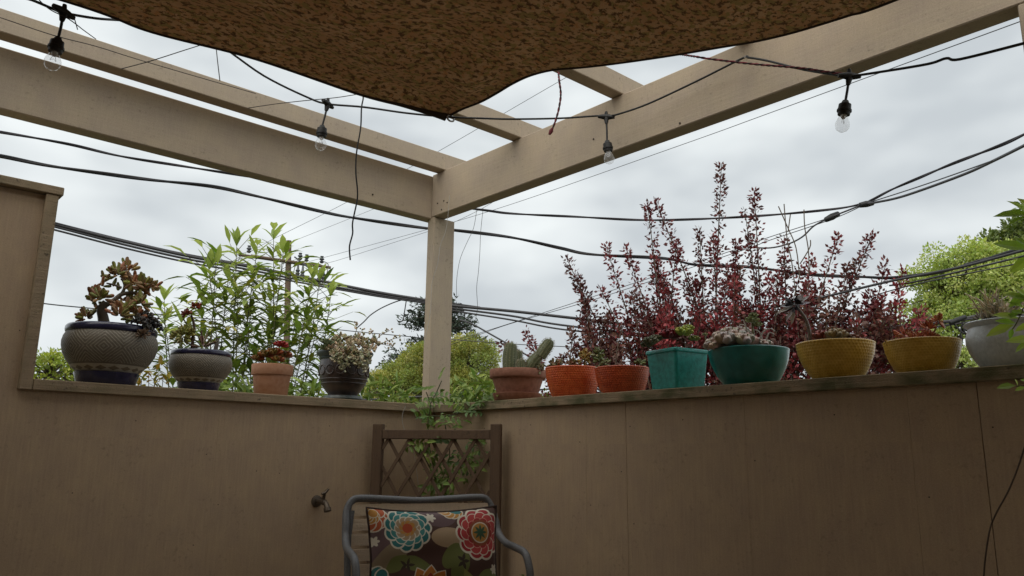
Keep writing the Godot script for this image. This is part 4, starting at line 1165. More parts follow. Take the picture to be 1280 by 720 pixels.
func build_cords():
	var dark := Color(0.03, 0.012, 0.014)
	var red := Color(0.16, 0.02, 0.03)
	var s := Shape.new()
	twist(s, [Vector3(-0.422, 2.604, 1.349), Vector3(-0.456, 2.536, 1.387), Vector3(-0.451, 2.473, 1.391), Vector3(-0.456, 2.414, 1.386), Vector3(-0.465, 2.363, 1.377), Vector3(-0.476, 2.319, 1.366)], 0.0032, 0.045, [dark, red])
	s.col = red
	s.tube([Vector3(-0.474, 2.329, 1.368), Vector3(-0.478, 2.316, 1.364), Vector3(-0.483, 2.302, 1.359)], [0.004, 0.009, 0.005], 7)
	single("paracord", s, M.cord, "short red and black cord hanging with a knotted end below the tarp", "cord", "red and black cords")
	s = Shape.new()
	twist(s, [Vector3(-0.215, 2.573, 1.8), Vector3(-0.281, 2.492, 1.916), Vector3(-0.25, 2.475, 1.963), Vector3(-0.214, 2.416, 2.1), Vector3(-0.194, 2.344, 2.265), Vector3(-0.194, 2.293, 2.359), Vector3(-0.198, 2.259, 2.424)], 0.0030, 0.045, [dark, red])
	single("paracord", s, M.cord, "red and black cord tied from the tarp edge over the right beam", "cord", "red and black cords")
	line_thing("hanging_wire", "single bent dark wire hanging from the tarp in front of the left beam", [Vector3(-1.023, 2.487, 0.822), Vector3(-1.016, 2.47, 0.826), Vector3(-1.02, 2.424, 0.824), Vector3(-1.019, 2.338, 0.824), Vector3(-1.028, 2.234, 0.819), Vector3(-1.027, 2.15, 0.82), Vector3(-1.018, 2.074, 0.825), Vector3(-1.018, 2.028, 0.825), Vector3(-1.028, 1.942, 0.819), Vector3(-1.026, 1.897, 0.82), Vector3(-1.034, 1.844, 0.816), Vector3(-1.029, 1.79, 0.819)], 0.0032, M.rubber, "", "wire")
	var g := "thin tie strings at the upper left"
	line_thing("tie_string", "thin dark string running along the upper left rafter", [Vector3(-2.234, 2.65, 0.132), Vector3(-2.215, 2.504, 0.436), Vector3(-2.047, 2.516, 0.407), Vector3(-1.903, 2.538, 0.383), Vector3(-1.731, 2.571, 0.32), Vector3(-1.484, 2.595, 0.288), Vector3(-1.234, 2.612, 0.274)], 0.0016, M.twine, g, "string")
	line_thing("tie_string", "thin string from the first bulb's tee up to the rafter top", [Vector3(-2.201, 2.368, 0.941), Vector3(-2.156, 2.332, 0.947), Vector3(-2.101, 2.315, 0.956), Vector3(-2.022, 2.391, 0.767), Vector3(-1.946, 2.469, 0.578)], 0.0016, M.twine, g, "string")
	line_thing("tie_string", "taut string from the tarp edge slanting down to the rafter's lower edge", [Vector3(-1.632, 2.482, 0.818), Vector3(-1.7, 2.452, 0.744), Vector3(-1.794, 2.388, 0.717), Vector3(-1.823, 2.449, 0.451)], 0.0018, M.twine, g, "string")
	line_thing("tie_string", "short string end hanging from the tarp edge beside the taut string", [Vector3(-1.619, 2.476, 0.823), Vector3(-1.609, 2.416, 0.826), Vector3(-1.595, 2.339, 0.831)], 0.0018, M.twine, g, "string")
	line_thing("tie_string", "thin string from the tarp edge to the rafter beside the second bulb", [Vector3(-1.048, 2.463, 0.865), Vector3(-1.11, 2.457, 0.774), Vector3(-1.219, 2.427, 0.718), Vector3(-1.234, 2.487, 0.491), Vector3(-1.278, 2.516, 0.31)], 0.0018, M.twine, g, "string")
	line_thing("tie_string", "tiny string tail dangling from the first bulb's tee", [Vector3(-2.091, 2.332, 0.958), Vector3(-2.081, 2.306, 0.959), Vector3(-2.075, 2.289, 0.96)], 0.0016, M.twine, g, "string")
	g = "pale twine hanging by the corner post"
	line_thing("garden_twine", "pale twine strand hanging right of the post, nearer to it", [Vector3(0.003, 2.344, 0.318), Vector3(-0.009, 2.241, 0.309), Vector3(-0.037, 2.152, 0.286), Vector3(-0.062, 2.064, 0.267), Vector3(-0.073, 1.955, 0.258), Vector3(-0.071, 1.862, 0.26)], 0.0013, M.twine, g, "twine")
	line_thing("garden_twine", "frayed twine strand hanging further right of the post", [Vector3(0.029, 2.353, 0.34), Vector3(0.021, 2.22, 0.333), Vector3(0.019, 2.11, 0.332), Vector3(0.015, 2.001, 0.328), Vector3(0.009, 1.915, 0.324), Vector3(0.014, 1.809, 0.328), Vector3(0.006, 1.745, 0.321)], 0.0013, M.twine, g, "twine")
	line_thing("garden_twine", "white twine running down the face of the corner post", [Vector3(-0.083, 2.436, 0.188), Vector3(-0.087, 2.318, 0.184), Vector3(-0.095, 2.229, 0.178), Vector3(-0.114, 2.161, 0.164), Vector3(-0.125, 2.051, 0.156), Vector3(-0.146, 1.941, 0.141), Vector3(-0.149, 1.791, 0.139), Vector3(-0.171, 1.621, 0.123)], 0.0011, M.pale_twine, g, "twine")
	line_thing("garden_twine", "slack twine from the trellis up beside the cap corner", [Vector3(-0.224, 0.857, 0.208), Vector3(-0.24, 0.977, 0.197), Vector3(-0.259, 1.092, 0.183), Vector3(-0.298, 1.188, 0.157), Vector3(-0.306, 1.246, 0.151), Vector3(-0.295, 1.293, 0.159)], 0.0011, M.pale_twine, g, "twine")

# ---------------------------------------------------------------- potted plants on the caps
func soil(t: Node3D, r: float, y: float):
	var s := Shape.new()
	s.lathe([Vector2(0, y + 0.006), Vector2(r * 0.5, y + 0.005), Vector2(r, y)], 20)
	part(t, "soil", s, M.soil)

func scaled(prof: Array, w: float, h: float) -> Array:
	var out := []
	for p in prof: out.append(Vector2(p.x * w * 0.5, p.y * h))
	return out

func rosette(s: Shape, ctr: Vector3, r: float, count: int, fat: float, colors: Array, up := Vector3.UP):
	var b := Basis(Quaternion(Vector3.UP, up.normalized()))
	for i in count:
		var f := float(i) / count
		var a := i * 2.39996
		var el := lerpf(0.15, 1.35, f)
		var dir := b * Vector3(cos(a) * cos(el), sin(el), sin(a) * cos(el))
		s.col = vary(colors[i % colors.size()], 0.15)
		s.finger(ctr + dir * r * 0.1, dir, r * lerpf(1.0, 0.6, f), r * fat, 5)

func finger_cluster(s: Shape, ctr: Vector3, r: float, count: int, length: float, fat: float, colors: Array):
	for i in count:
		var d := (ball_dir() + Vector3(0, 0.55, 0)).normalized()
		s.col = vary(colors[rng.randi() % colors.size()], 0.25)
		s.finger(ctr + d * r * rnd(0.15, 0.6), d, length * rnd(0.75, 1.2), fat * rnd(0.8, 1.2), 5)

func tilt_stem(t: Node3D, called: String, pts: Array, r0: float, r1: float, color: Color):
	var s := Shape.new()
	s.col = color
	var line := curve(pts, 5)
	var rad := []
	for i in line.size(): rad.append(lerpf(r0, r1, float(i) / (line.size() - 1)))
	s.tube(line, rad, 7)
	return part(t, called, s, M.flesh, true)

func diamond_pot(t: Node3D, w: float, h: float):
	var s := Shape.new()
	s.lathe(scaled([Vector2(0.62, 0.20), Vector2(0.74, 0.28), Vector2(0.87, 0.40), Vector2(0.955, 0.52), Vector2(0.995, 0.64), Vector2(1.0, 0.72), Vector2(0.975, 0.81), Vector2(0.93, 0.87)], w, h), 64)
	part(t, "bowl", s, M.diamond)
	s = Shape.new()
	s.lathe(scaled([Vector2(0, 0.0), Vector2(0.58, 0.0), Vector2(0.61, 0.02), Vector2(0.665, 0.16), Vector2(0.68, 0.205), Vector2(0.60, 0.21)], w, h), 48)
	part(t, "foot_band", s, M.navy)
	s = Shape.new()
	s.lathe(scaled([Vector2(0.92, 0.86), Vector2(0.95, 0.875), Vector2(0.965, 0.91), Vector2(0.96, 0.96), Vector2(0.93, 0.99), Vector2(0.88, 1.0), Vector2(0.84, 0.98), Vector2(0.82, 0.9)], w, h), 48)
	part(t, "rim", s, M.navy)
	soil(t, w * 0.42, h * 0.93)

func bowl_pot(t: Node3D, w: float, h: float, mat: Material, low := 0.66):
	var s := Shape.new()
	s.lathe(scaled([Vector2(low, 0.02), Vector2(lerpf(low, 1, 0.35), 0.2), Vector2(lerpf(low, 1, 0.66), 0.45), Vector2(lerpf(low, 1, 0.88), 0.70), Vector2(0.985, 0.90), Vector2(1.0, 0.965)], w, h), 64)
	part(t, "bowl", s, mat)
	s = Shape.new()
	s.lathe(scaled([Vector2(0, 0), Vector2(low * 0.97, 0), Vector2(low, 0.02)], w, h), 48)
	part(t, "foot", s, mat)
	s = Shape.new()
	s.lathe(scaled([Vector2(1.0, 0.962), Vector2(0.998, 0.985), Vector2(0.975, 1.0), Vector2(0.94, 0.995), Vector2(0.92, 0.97), Vector2(0.91, 0.88)], w, h), 48)
	part(t, "rim", s, mat)
	soil(t, w * 0.46, h * 0.93)

func build_pots():
	var jade := [Color(0.32, 0.25, 0.09), Color(0.36, 0.22, 0.10), Color(0.40, 0.18, 0.10), Color(0.30, 0.32, 0.09), Color(0.28, 0.30, 0.09), Color(0.46, 0.28, 0.16)]
	var g := "blue rimmed diamond patterned pots"
	# 1 big diamond pot with a jade bonsai
	var t := thing("potted_jade", "large blue rimmed diamond patterned pot with a spreading jade plant, nearest the tall screen", "potted plant", Vector3(-1.602, CAP, -0.1), 0.0, g)
	diamond_pot(t, 0.362, 0.243)
	tilt_stem(t, "stem", [Vector3(-1.631, 1.566, -0.109), Vector3(-1.641, 1.606, -0.112), Vector3(-1.65, 1.639, -0.114), Vector3(-1.636, 1.667, -0.11)], 0.024, 0.016, Color(0.12, 0.095, 0.07))
	tilt_stem(t, "stem", [Vector3(-1.64, 1.653, -0.111), Vector3(-1.608, 1.68, -0.103), Vector3(-1.584, 1.707, -0.097), Vector3(-1.544, 1.718, -0.086), Vector3(-1.502, 1.712, -0.074)], 0.012, 0.006, Color(0.14, 0.11, 0.08))
	tilt_stem(t, "stem", [Vector3(-1.6, 1.688, -0.101), Vector3(-1.582, 1.714, -0.096), Vector3(-1.577, 1.746, -0.095), Vector3(-1.591, 1.776, -0.099)], 0.009, 0.004, Color(0.14, 0.11, 0.08))
	tilt_stem(t, "stem", [Vector3(-1.592, 1.731, -0.078), Vector3(-1.62, 1.741, -0.086), Vector3(-1.649, 1.745, -0.093)], 0.006, 0.003, Color(0.14, 0.11, 0.08))
	tilt_stem(t, "stem", [Vector3(-1.646, 1.625, -0.113), Vector3(-1.672, 1.65, -0.119), Vector3(-1.68, 1.676, -0.121)], 0.010, 0.005, Color(0.14, 0.11, 0.08))
	for q in [[Vector3(-1.685, 1.669, -0.122), 0.05, 26], [Vector3(-1.672, 1.672, -0.057), 0.04, 16], [Vector3(-1.701, 1.59, -0.106), 0.034, 16], [Vector3(-1.607, 1.788, -0.103), 0.05, 28], [Vector3(-1.566, 1.814, -0.134), 0.045, 20], [Vector3(-1.559, 1.752, -0.049), 0.03, 8], [Vector3(-1.511, 1.746, -0.077), 0.05, 30], [Vector3(-1.526, 1.765, -0.143), 0.045, 20], [Vector3(-1.469, 1.744, -0.085), 0.035, 18], [Vector3(-1.589, 1.624, -0.016), 0.05, 26], [Vector3(-1.537, 1.669, -0.125), 0.05, 26], [Vector3(-1.521, 1.666, -0.038), 0.035, 14], [Vector3(-1.622, 1.589, 0.038), 0.045, 18], [Vector3(-1.549, 1.597, -0.004), 0.045, 20], [Vector3(-1.656, 1.751, -0.095), 0.014, 5], [Vector3(-1.662, 1.73, -0.096), 0.012, 4]]:
		var s := Shape.new()
		finger_cluster(s, q[0], q[1] * 1.1, int(q[2] * 1.15), 0.036, 0.0076, jade)
		part(t, "leaf_cluster", s, M.flesh, true)
	for q in [[Vector3(-1.509, 1.601, 0.007), 0.05], [Vector3(-1.478, 1.586, -0.004), 0.045], [Vector3(-1.456, 1.573, -0.018), 0.035], [Vector3(-1.516, 1.543, 0.068), 0.035], [Vector3(-1.548, 1.576, 0.059), 0.04]]:
		var s := Shape.new()
		finger_cluster(s, q[0], q[1], 48, 0.013, 0.006, [Color(0.10, 0.10, 0.095), Color(0.07, 0.075, 0.07), Color(0.13, 0.11, 0.10)])
		part(t, "trailing_sedum", s, M.flesh, true)
	var sp := Shape.new()
	finger_cluster(sp, Vector3(-1.537, 1.522, 0.083), 0.03, 30, 0.016, 0.005, [Color(0.30, 0.20, 0.13), Color(0.2, 0.13, 0.09)])
	part(t, "dry_sedum", sp, M.flesh, true)

	# 2 small diamond pot
	t = thing("potted_succulents", "smaller blue rimmed diamond patterned pot with a red flowering stem and yellow sedum", "potted plant", Vector3(-1.224, CAP, -0.1), 0.0, g)
	diamond_pot(t, 0.268, 0.178)
	tilt_stem(t, "stem", [Vector3(-1.273, 1.491, -0.084), Vector3(-1.275, 1.545, -0.084), Vector3(-1.274, 1.606, -0.084), Vector3(-1.29, 1.655, -0.09)], 0.008, 0.005, Color(0.09, 0.05, 0.035))
	tilt_stem(t, "stem", [Vector3(-1.282, 1.562, -0.087), Vector3(-1.295, 1.597, -0.091), Vector3(-1.32, 1.638, -0.1)], 0.005, 0.003, Color(0.10, 0.07, 0.04))
	tilt_stem(t, "cactus_stem", [Vector3(-1.184, 1.497, -0.051), Vector3(-1.18, 1.533, -0.049), Vector3(-1.179, 1.559, -0.049)], 0.011, 0.007, Color(0.14, 0.12, 0.10))
	sp = Shape.new()
	finger_cluster(sp, Vector3(-1.313, 1.556, -0.098), 0.062, 120, 0.022, 0.006, [Color(0.42, 0.40, 0.11), Color(0.34, 0.35, 0.10), Color(0.46, 0.40, 0.15)])
	finger_cluster(sp, Vector3(-1.294, 1.583, -0.091), 0.03, 30, 0.022, 0.006, [Color(0.40, 0.40, 0.11), Color(0.32, 0.34, 0.10)])
	part(t, "sedum", sp, M.flesh, true)
	sp = Shape.new()
	finger_cluster(sp, Vector3(-1.232, 1.515, -0.069), 0.04, 30, 0.05, 0.004, [Color(0.24, 0.15, 0.10), Color(0.18, 0.17, 0.07), Color(0.28, 0.10, 0.07)])
	part(t, "spiky_leaves", sp, M.flesh, true)
	for q in [[Vector3(-1.282, 1.689, -0.066), 0.015], [Vector3(-1.316, 1.657, -0.078), 0.013]]:
		sp = Shape.new()
		finger_cluster(sp, q[0], q[1], 22, 0.02, 0.006, [Color(0.36, 0.06, 0.03), Color(0.28, 0.05, 0.03), Color(0.22, 0.10, 0.04)])
		part(t, "red_tip", sp, M.flesh, true)

	# 3 plain terracotta pot
	t = thing("potted_succulents", "plain terracotta pot with orange and red succulents on the left cap", "potted plant", Vector3(-0.884, CAP, -0.1), 0.0, "terracotta pots")
	var s := Shape.new()
	s.lathe(scaled([Vector2(0, 0), Vector2(0.76, 0), Vector2(0.79, 0.02), Vector2(0.90, 0.66)], 0.192, 0.147), 48)
	part(t, "bowl", s, M.terra)
	s = Shape.new()
	s.lathe(scaled([Vector2(0.89, 0.655), Vector2(0.965, 0.66), Vector2(0.98, 0.68), Vector2(1.0, 0.97), Vector2(0.98, 1.0), Vector2(0.93, 1.0), Vector2(0.91, 0.97), Vector2(0.88, 0.85)], 0.192, 0.147), 48)
	part(t, "rim", s, M.terra)
	soil(t, 0.088, 0.135)
	for q in [[Vector3(-0.923, 1.503, -0.093), 0.045, 0.2], [Vector3(-0.899, 1.514, -0.06), 0.045, 0.2], [Vector3(-0.842, 1.51, -0.077), 0.042, 0.2], [Vector3(-0.95, 1.489, -0.127), 0.035, 0.2], [Vector3(-0.893, 1.482, -0.035), 0.035, 0.2]]:
		s = Shape.new()
		rosette(s, q[0], q[1], 26, q[2], [Color(0.36, 0.14, 0.04), Color(0.30, 0.17, 0.05), Color(0.24, 0.17, 0.05), Color(0.40, 0.11, 0.05)])
		part(t, "rosette", s, M.flesh, true)
	s = Shape.new()
	rosette(s, Vector3(-0.876, 1.553, -0.049), 0.038, 26, 0.2, [Color(0.50, 0.05, 0.045), Color(0.42, 0.04, 0.04)])
	part(t, "red_rosette", s, M.flesh, true)

	build_dark_urn()
	build_cactus_pot()

	# orange bowls
	g = "dimpled glazed bowls on the right cap"
	t = thing("potted_succulents", "bright orange dimpled bowl next to the cactus pot", "potted plant", Vector3(0.1, CAP, 0.924), 0.0, g)
	bowl_pot(t, 0.254, 0.137, M.orange, 0.74)
	for q in [[Vector3(0.121, 1.493, 0.976), 0.035, 0], [Vector3(0.143, 1.518, 0.971), 0.03, 0], [Vector3(0.009, 1.461, 0.932), 0.025, 1], [Vector3(0.044, 1.465, 0.968), 0.02, 1], [Vector3(0.024, 1.467, 0.876), 0.02, 1]]:
		s = Shape.new()
		finger_cluster(s, q[0], q[1], 22, 0.022, 0.006, [Color(0.30, 0.23, 0.06), Color(0.36, 0.22, 0.05)] if q[2] == 0 else [Color(0.32, 0.16, 0.08), Color(0.2, 0.16, 0.07)])
		part(t, "sedum", s, M.flesh, true)
	t = thing("potted_succulents", "darker burnt orange bowl left of the square teal pot", "potted plant", Vector3(0.1, CAP, 1.218), 0.0, g)
	bowl_pot(t, 0.236, 0.115, M.burnt, 0.72)
	for q in [[Vector3(0.048, 1.466, 1.134), 0.035], [Vector3(0.045, 1.498, 1.132), 0.025], [Vector3(0.033, 1.451, 1.179), 0.025], [Vector3(0.13, 1.447, 1.294), 0.02]]:
		s = Shape.new()
		finger_cluster(s, q[0], q[1], 24, 0.02, 0.006, [Color(0.22, 0.25, 0.09), Color(0.17, 0.2, 0.07), Color(0.26, 0.24, 0.12)])
		part(t, "sedum", s, M.flesh, true)

	build_square_pot()

	# teal bowl with pale echeverias
	t = thing("potted_succulents", "round dark teal glazed bowl heaped with pale grey succulents", "potted plant", Vector3(0.1, CAP, 1.836), 0.0, "teal glazed pots")
	bowl_pot(t, 0.298, 0.136, M.dark_teal, 0.62)
	var pale := [Color(0.60, 0.50, 0.40), Color(0.66, 0.50, 0.41), Color(0.54, 0.50, 0.41), Color(0.62, 0.42, 0.36)]
	for q in [[Vector3(0.005, 1.456, 1.768), 0.034], [Vector3(0.009, 1.467, 1.811), 0.04], [Vector3(0.063, 1.478, 1.822), 0.042], [Vector3(0.046, 1.462, 1.871), 0.036], [Vector3(0.103, 1.505, 1.773), 0.036], [Vector3(0.141, 1.51, 1.796), 0.034], [Vector3(0.084, 1.497, 1.743), 0.03], [Vector3(0.112, 1.466, 1.865), 0.028], [Vector3(-0.038, 1.448, 1.775), 0.022], [Vector3(0.132, 1.459, 1.899), 0.024]]:
		s = Shape.new()
		rosette(s, q[0] + Vector3(-0.02, 0.008, 0), q[1] * 1.35, 20, 0.36, pale)
		part(t, "rosette", s, M.flesh, true)
	tilt_stem(t, "stem", [Vector3(0.105, 1.461, 1.852), Vector3(0.109, 1.494, 1.859), Vector3(0.107, 1.531, 1.856), Vector3(0.106, 1.564, 1.855)], 0.005, 0.004, Color(0.2, 0.2, 0.1))
	for q in [[Vector3(0.106, 1.564, 1.855), 0.03], [Vector3(0.109, 1.583, 1.86), 0.022], [Vector3(0.116, 1.548, 1.871), 0.022]]:
		s = Shape.new()
		rosette(s, q[0], q[1], 20, 0.2, [Color(0.22, 0.26, 0.11), Color(0.28, 0.3, 0.14)])
		part(t, "green_tip", s, M.flesh, true)
	for line in [[Vector3(0.103, 1.459, 1.87), Vector3(0.093, 1.508, 1.852), Vector3(0.085, 1.545, 1.839), Vector3(0.076, 1.552, 1.824), Vector3(0.071, 1.54, 1.816)], [Vector3(0.105, 1.459, 1.872), Vector3(0.11, 1.495, 1.881), Vector3(0.118, 1.525, 1.895), Vector3(0.13, 1.533, 1.915), Vector3(0.138, 1.523, 1.93)], [Vector3(0.101, 1.459, 1.865), Vector3(0.09, 1.514, 1.848), Vector3(0.082, 1.564, 1.835), Vector3(0.078, 1.57, 1.828)], [Vector3(0.112, 1.459, 1.885), Vector3(0.113, 1.501, 1.887), Vector3(0.108, 1.525, 1.878), Vector3(0.1, 1.532, 1.863)], [Vector3(0.115, 1.458, 1.89), Vector3(0.122, 1.494, 1.901), Vector3(0.128, 1.518, 1.912), Vector3(0.136, 1.511, 1.927)], [Vector3(0.106, 1.459, 1.875), Vector3(0.102, 1.502, 1.867), Vector3(0.089, 1.524, 1.846), Vector3(0.081, 1.515, 1.833)]]:
		tilt_stem(t, "dry_leaf", line, 0.004, 0.0015, Color(0.42, 0.40, 0.36))

	# yellow bowls
	t = thing("potted_succulents", "yellow dimpled bowl with a tall dark headed succulent stalk", "potted plant", Vector3(0.1, CAP, 2.172), 0.0, g)
	bowl_pot(t, 0.258, 0.128, M.yellow, 0.6)
	tilt_stem(t, "stalk", [Vector3(0.041, 1.441, 2.11), Vector3(0.043, 1.481, 2.112), Vector3(0.041, 1.514, 2.109), Vector3(0.037, 1.54, 2.102), Vector3(0.031, 1.564, 2.089), Vector3(0.026, 1.579, 2.08)], 0.007, 0.005, Color(0.17, 0.13, 0.10))
	s = Shape.new()
	for k in 22:
		var d := (ball_dir() + Vector3(-0.2, 0.5, 0)).normalized()
		s.col = vary(Color(0.018, 0.012, 0.016), 0.4)
		s.leaf(Vector3(0.023, 1.588, 2.074) + d * 0.006, d, ball_dir(), rnd(0.028, 0.044), 0.016, 0.1)
	part(t, "dark_head", s, M.flesh, true)
	var tips := [Vector3(-0.003, 1.565, 2.026), Vector3(0.043, 1.614, 2.113), Vector3(0.032, 1.621, 2.092), Vector3(0.01, 1.54, 2.05), Vector3(0.017, 1.528, 2.063), Vector3(0.004, 1.587, 2.038), Vector3(0.044, 1.594, 2.114), Vector3(0.036, 1.618, 2.099)]
	for q in tips:
		s = Shape.new()
		s.col = vary(Color(0.55, 0.54, 0.55), 0.2)
		var c := Vector3(0.024, 1.582, 2.076)
		s.leaf(c + (q - c) * 0.15, q - c, Vector3(-0.5, 0.5, 0.6) + ball_dir() * 0.4, (q - c).length() * 1.05, 0.017, 0.1)
		part(t, "dry_leaf", s, M.flesh, true)
	for q in [[Vector3(0.053, 1.456, 2.202), 0.034, [Color(0.58, 0.46, 0.29), Color(0.48, 0.38, 0.24)]], [Vector3(0.081, 1.459, 2.143), 0.036, [Color(0.56, 0.17, 0.15), Color(0.42, 0.14, 0.12)]], [Vector3(0.099, 1.444, 2.229), 0.03, [Color(0.30, 0.13, 0.09), Color(0.24, 0.12, 0.07)]], [Vector3(0.097, 1.434, 2.273), 0.02, [Color(0.34, 0.16, 0.10), Color(0.3, 0.1, 0.06)]], [Vector3(0.076, 1.485, 2.179), 0.016, [Color(0.3, 0.14, 0.06), Color(0.25, 0.12, 0.06)]]]:
		s = Shape.new()
		rosette(s, q[0] + Vector3(0, 0.006, 0), q[1] * 1.2, 30, 0.24, q[2])
		part(t, "rosette", s, M.flesh, true)
	t = thing("potted_succulents", "yellow dimpled bowl with orange sprigs, beside the grey urn", "potted plant", Vector3(0.1, CAP, 2.455), 0.0, g)
	bowl_pot(t, 0.226, 0.106, M.yellow, 0.66)
	for q in [[Vector3(0.07, 1.443, 2.417), 0.03], [Vector3(0.058, 1.431, 2.443), 0.026], [Vector3(0.066, 1.425, 2.463), 0.022], [Vector3(0.113, 1.465, 2.476), 0.022], [Vector3(0.122, 1.488, 2.503), 0.02], [Vector3(0.114, 1.438, 2.48), 0.016]]:
		s = Shape.new()
		finger_cluster(s, q[0], q[1], 30, 0.02, 0.0042, [Color(0.62, 0.20, 0.09), Color(0.50, 0.14, 0.08), Color(0.66, 0.30, 0.15)])
		part(t, "orange_sprig", s, M.flesh, true)
	tilt_stem(t, "stem", [Vector3(0.112, 1.418, 2.474), Vector3(0.113, 1.444, 2.476), Vector3(0.112, 1.467, 2.474)], 0.003, 0.002, Color(0.3, 0.1, 0.05))
	tilt_stem(t, "stem", [Vector3(0.114, 1.418, 2.48), Vector3(0.118, 1.456, 2.49), Vector3(0.122, 1.483, 2.501)], 0.003, 0.002, Color(0.3, 0.1, 0.05))
	s = Shape.new()
	s.col = Color(0.42, 0.22, 0.05)
	s.tube([Vector3(0.027, 1.402, 2.391), Vector3(0.024, 1.418, 2.384), Vector3(0.02, 1.432, 2.374)], [0.010, 0.009, 0.002], 7)
	part(t, "curled_leaf", s, M.flesh, true)

	build_grey_urn()

func build_dark_urn():
	var t := thing("potted_hanging_sedum", "dark ornate urn on a saucer with beige trailing succulents, left of the post", "potted plant", Vector3(-0.5, CAP, -0.1))
	var w := 0.287
	var h := 0.245
	var s := Shape.new()
	s.lathe(scaled([Vector2(0, 0), Vector2(0.66, 0), Vector2(0.70, 0.035), Vector2(0.66, 0.09), Vector2(0.5, 0.10)], w, h), 40)
	part(t, "saucer", s, M.bronze_green)
	s = Shape.new()
	s.lathe(scaled([Vector2(0.5, 0.095), Vector2(0.52, 0.13), Vector2(0.58, 0.17), Vector2(0.72, 0.28), Vector2(0.82, 0.42), Vector2(0.86, 0.56), Vector2(0.865, 0.70), Vector2(0.85, 0.82)], w, h), 48)
	part(t, "bowl", s, M.bronze)
	s = Shape.new()
	s.lathe(scaled([Vector2(0.85, 0.815), Vector2(0.90, 0.85), Vector2(0.86, 0.87), Vector2(0.95, 0.92), Vector2(1.0, 0.97), Vector2(0.98, 1.0), Vector2(0.92, 1.0), Vector2(0.86, 0.93)], w, h), 48)
	part(t, "rim", s, M.bronze_green)
	soil(t, w * 0.42, h * 0.94)
	# raised rings round the belly
	for k in 14:
		var a := TAU * k / 14
		var ring := []
		var o := Vector3(cos(a), 0, -sin(a))
		var side := Vector3(sin(a), 0, cos(a))
		for j in 13:
			var b := TAU * j / 12
			ring.append(o * (0.432 * w - 0.004 * absf(cos(b))) + Vector3(0, h * 0.60, 0) + side * cos(b) * 0.022 + Vector3(0, sin(b) * 0.024, 0))
		s = Shape.new()
		s.tube(ring, 0.0045, 6, false)
		part(t, "ring_ornament", s, M.bronze)
	for y in [0.34, 0.42]:
		var ring := []
		for j in 41: ring.append(Vector3(cos(TAU * j / 40), 0, sin(TAU * j / 40)) * w * 0.5 * (0.768 if y < 0.4 else 0.825) + Vector3(0, y * h, 0))
		s = Shape.new()
		s.tube(ring, 0.004, 6, false)
		part(t, "band", s, M.bronze)
	var beige := [Color(0.62, 0.50, 0.33), Color(0.54, 0.45, 0.29), Color(0.46, 0.42, 0.26), Color(0.66, 0.49, 0.36), Color(0.40, 0.42, 0.24)]
	for q in [Vector3(-0.618, 1.563, -0.04), Vector3(-0.582, 1.604, -0.055), Vector3(-0.556, 1.626, -0.04), Vector3(-0.528, 1.611, -0.024), Vector3(-0.5, 1.6, -0.007), Vector3(-0.462, 1.588, -0.008), Vector3(-0.625, 1.54, 0.036), Vector3(-0.589, 1.545, 0.057), Vector3(-0.552, 1.543, 0.078), Vector3(-0.476, 1.549, 0.042), Vector3(-0.6, 1.57, 0.027), Vector3(-0.563, 1.576, 0.048), Vector3(-0.452, 1.635, -0.06), Vector3(-0.423, 1.62, -0.043), Vector3(-0.589, 1.598, -0.081), Vector3(-0.421, 1.577, 0.017), Vector3(-0.382, 1.613, -0.018)]:
		s = Shape.new()
		finger_cluster(s, q, 0.036, 34, 0.017, 0.0055, beige)
		part(t, "leaf_cluster", s, M.flesh, true)
	for line in [[Vector3(-0.605, 1.546, 0.024), Vector3(-0.62, 1.51, 0.062), Vector3(-0.612, 1.48, 0.066), Vector3(-0.601, 1.457, 0.073)], [Vector3(-0.559, 1.549, 0.051), Vector3(-0.571, 1.516, 0.09), Vector3(-0.56, 1.497, 0.096), Vector3(-0.547, 1.482, 0.104)], [Vector3(-0.525, 1.542, 0.071), Vector3(-0.531, 1.51, 0.113), Vector3(-0.52, 1.483, 0.12), Vector3(-0.51, 1.461, 0.127)], [Vector3(-0.632, 1.545, 0.009), Vector3(-0.65, 1.517, 0.045), Vector3(-0.646, 1.494, 0.047)], [Vector3(-0.579, 1.548, 0.039), Vector3(-0.59, 1.504, 0.079), Vector3(-0.589, 1.473, 0.08)], [Vector3(-0.528, 1.571, 0.011), Vector3(-0.519, 1.532, 0.016), Vector3(-0.491, 1.509, 0.033), Vector3(-0.483, 1.477, 0.038)], [Vector3(-0.502, 1.551, 0.084), Vector3(-0.482, 1.528, 0.097), Vector3(-0.487, 1.492, 0.094)]]:
		tilt_stem(t, "trailing_stem", line, 0.003, 0.0015, Color(0.25, 0.2, 0.13))
		s = Shape.new()
		for p in curve(line, 3): finger_cluster(s, p, 0.012, 5, 0.016, 0.0052, [Color(0.46, 0.47, 0.31), Color(0.56, 0.49, 0.33), Color(0.38, 0.40, 0.24)])
		part(t, "trailing_leaves", s, M.flesh, true)
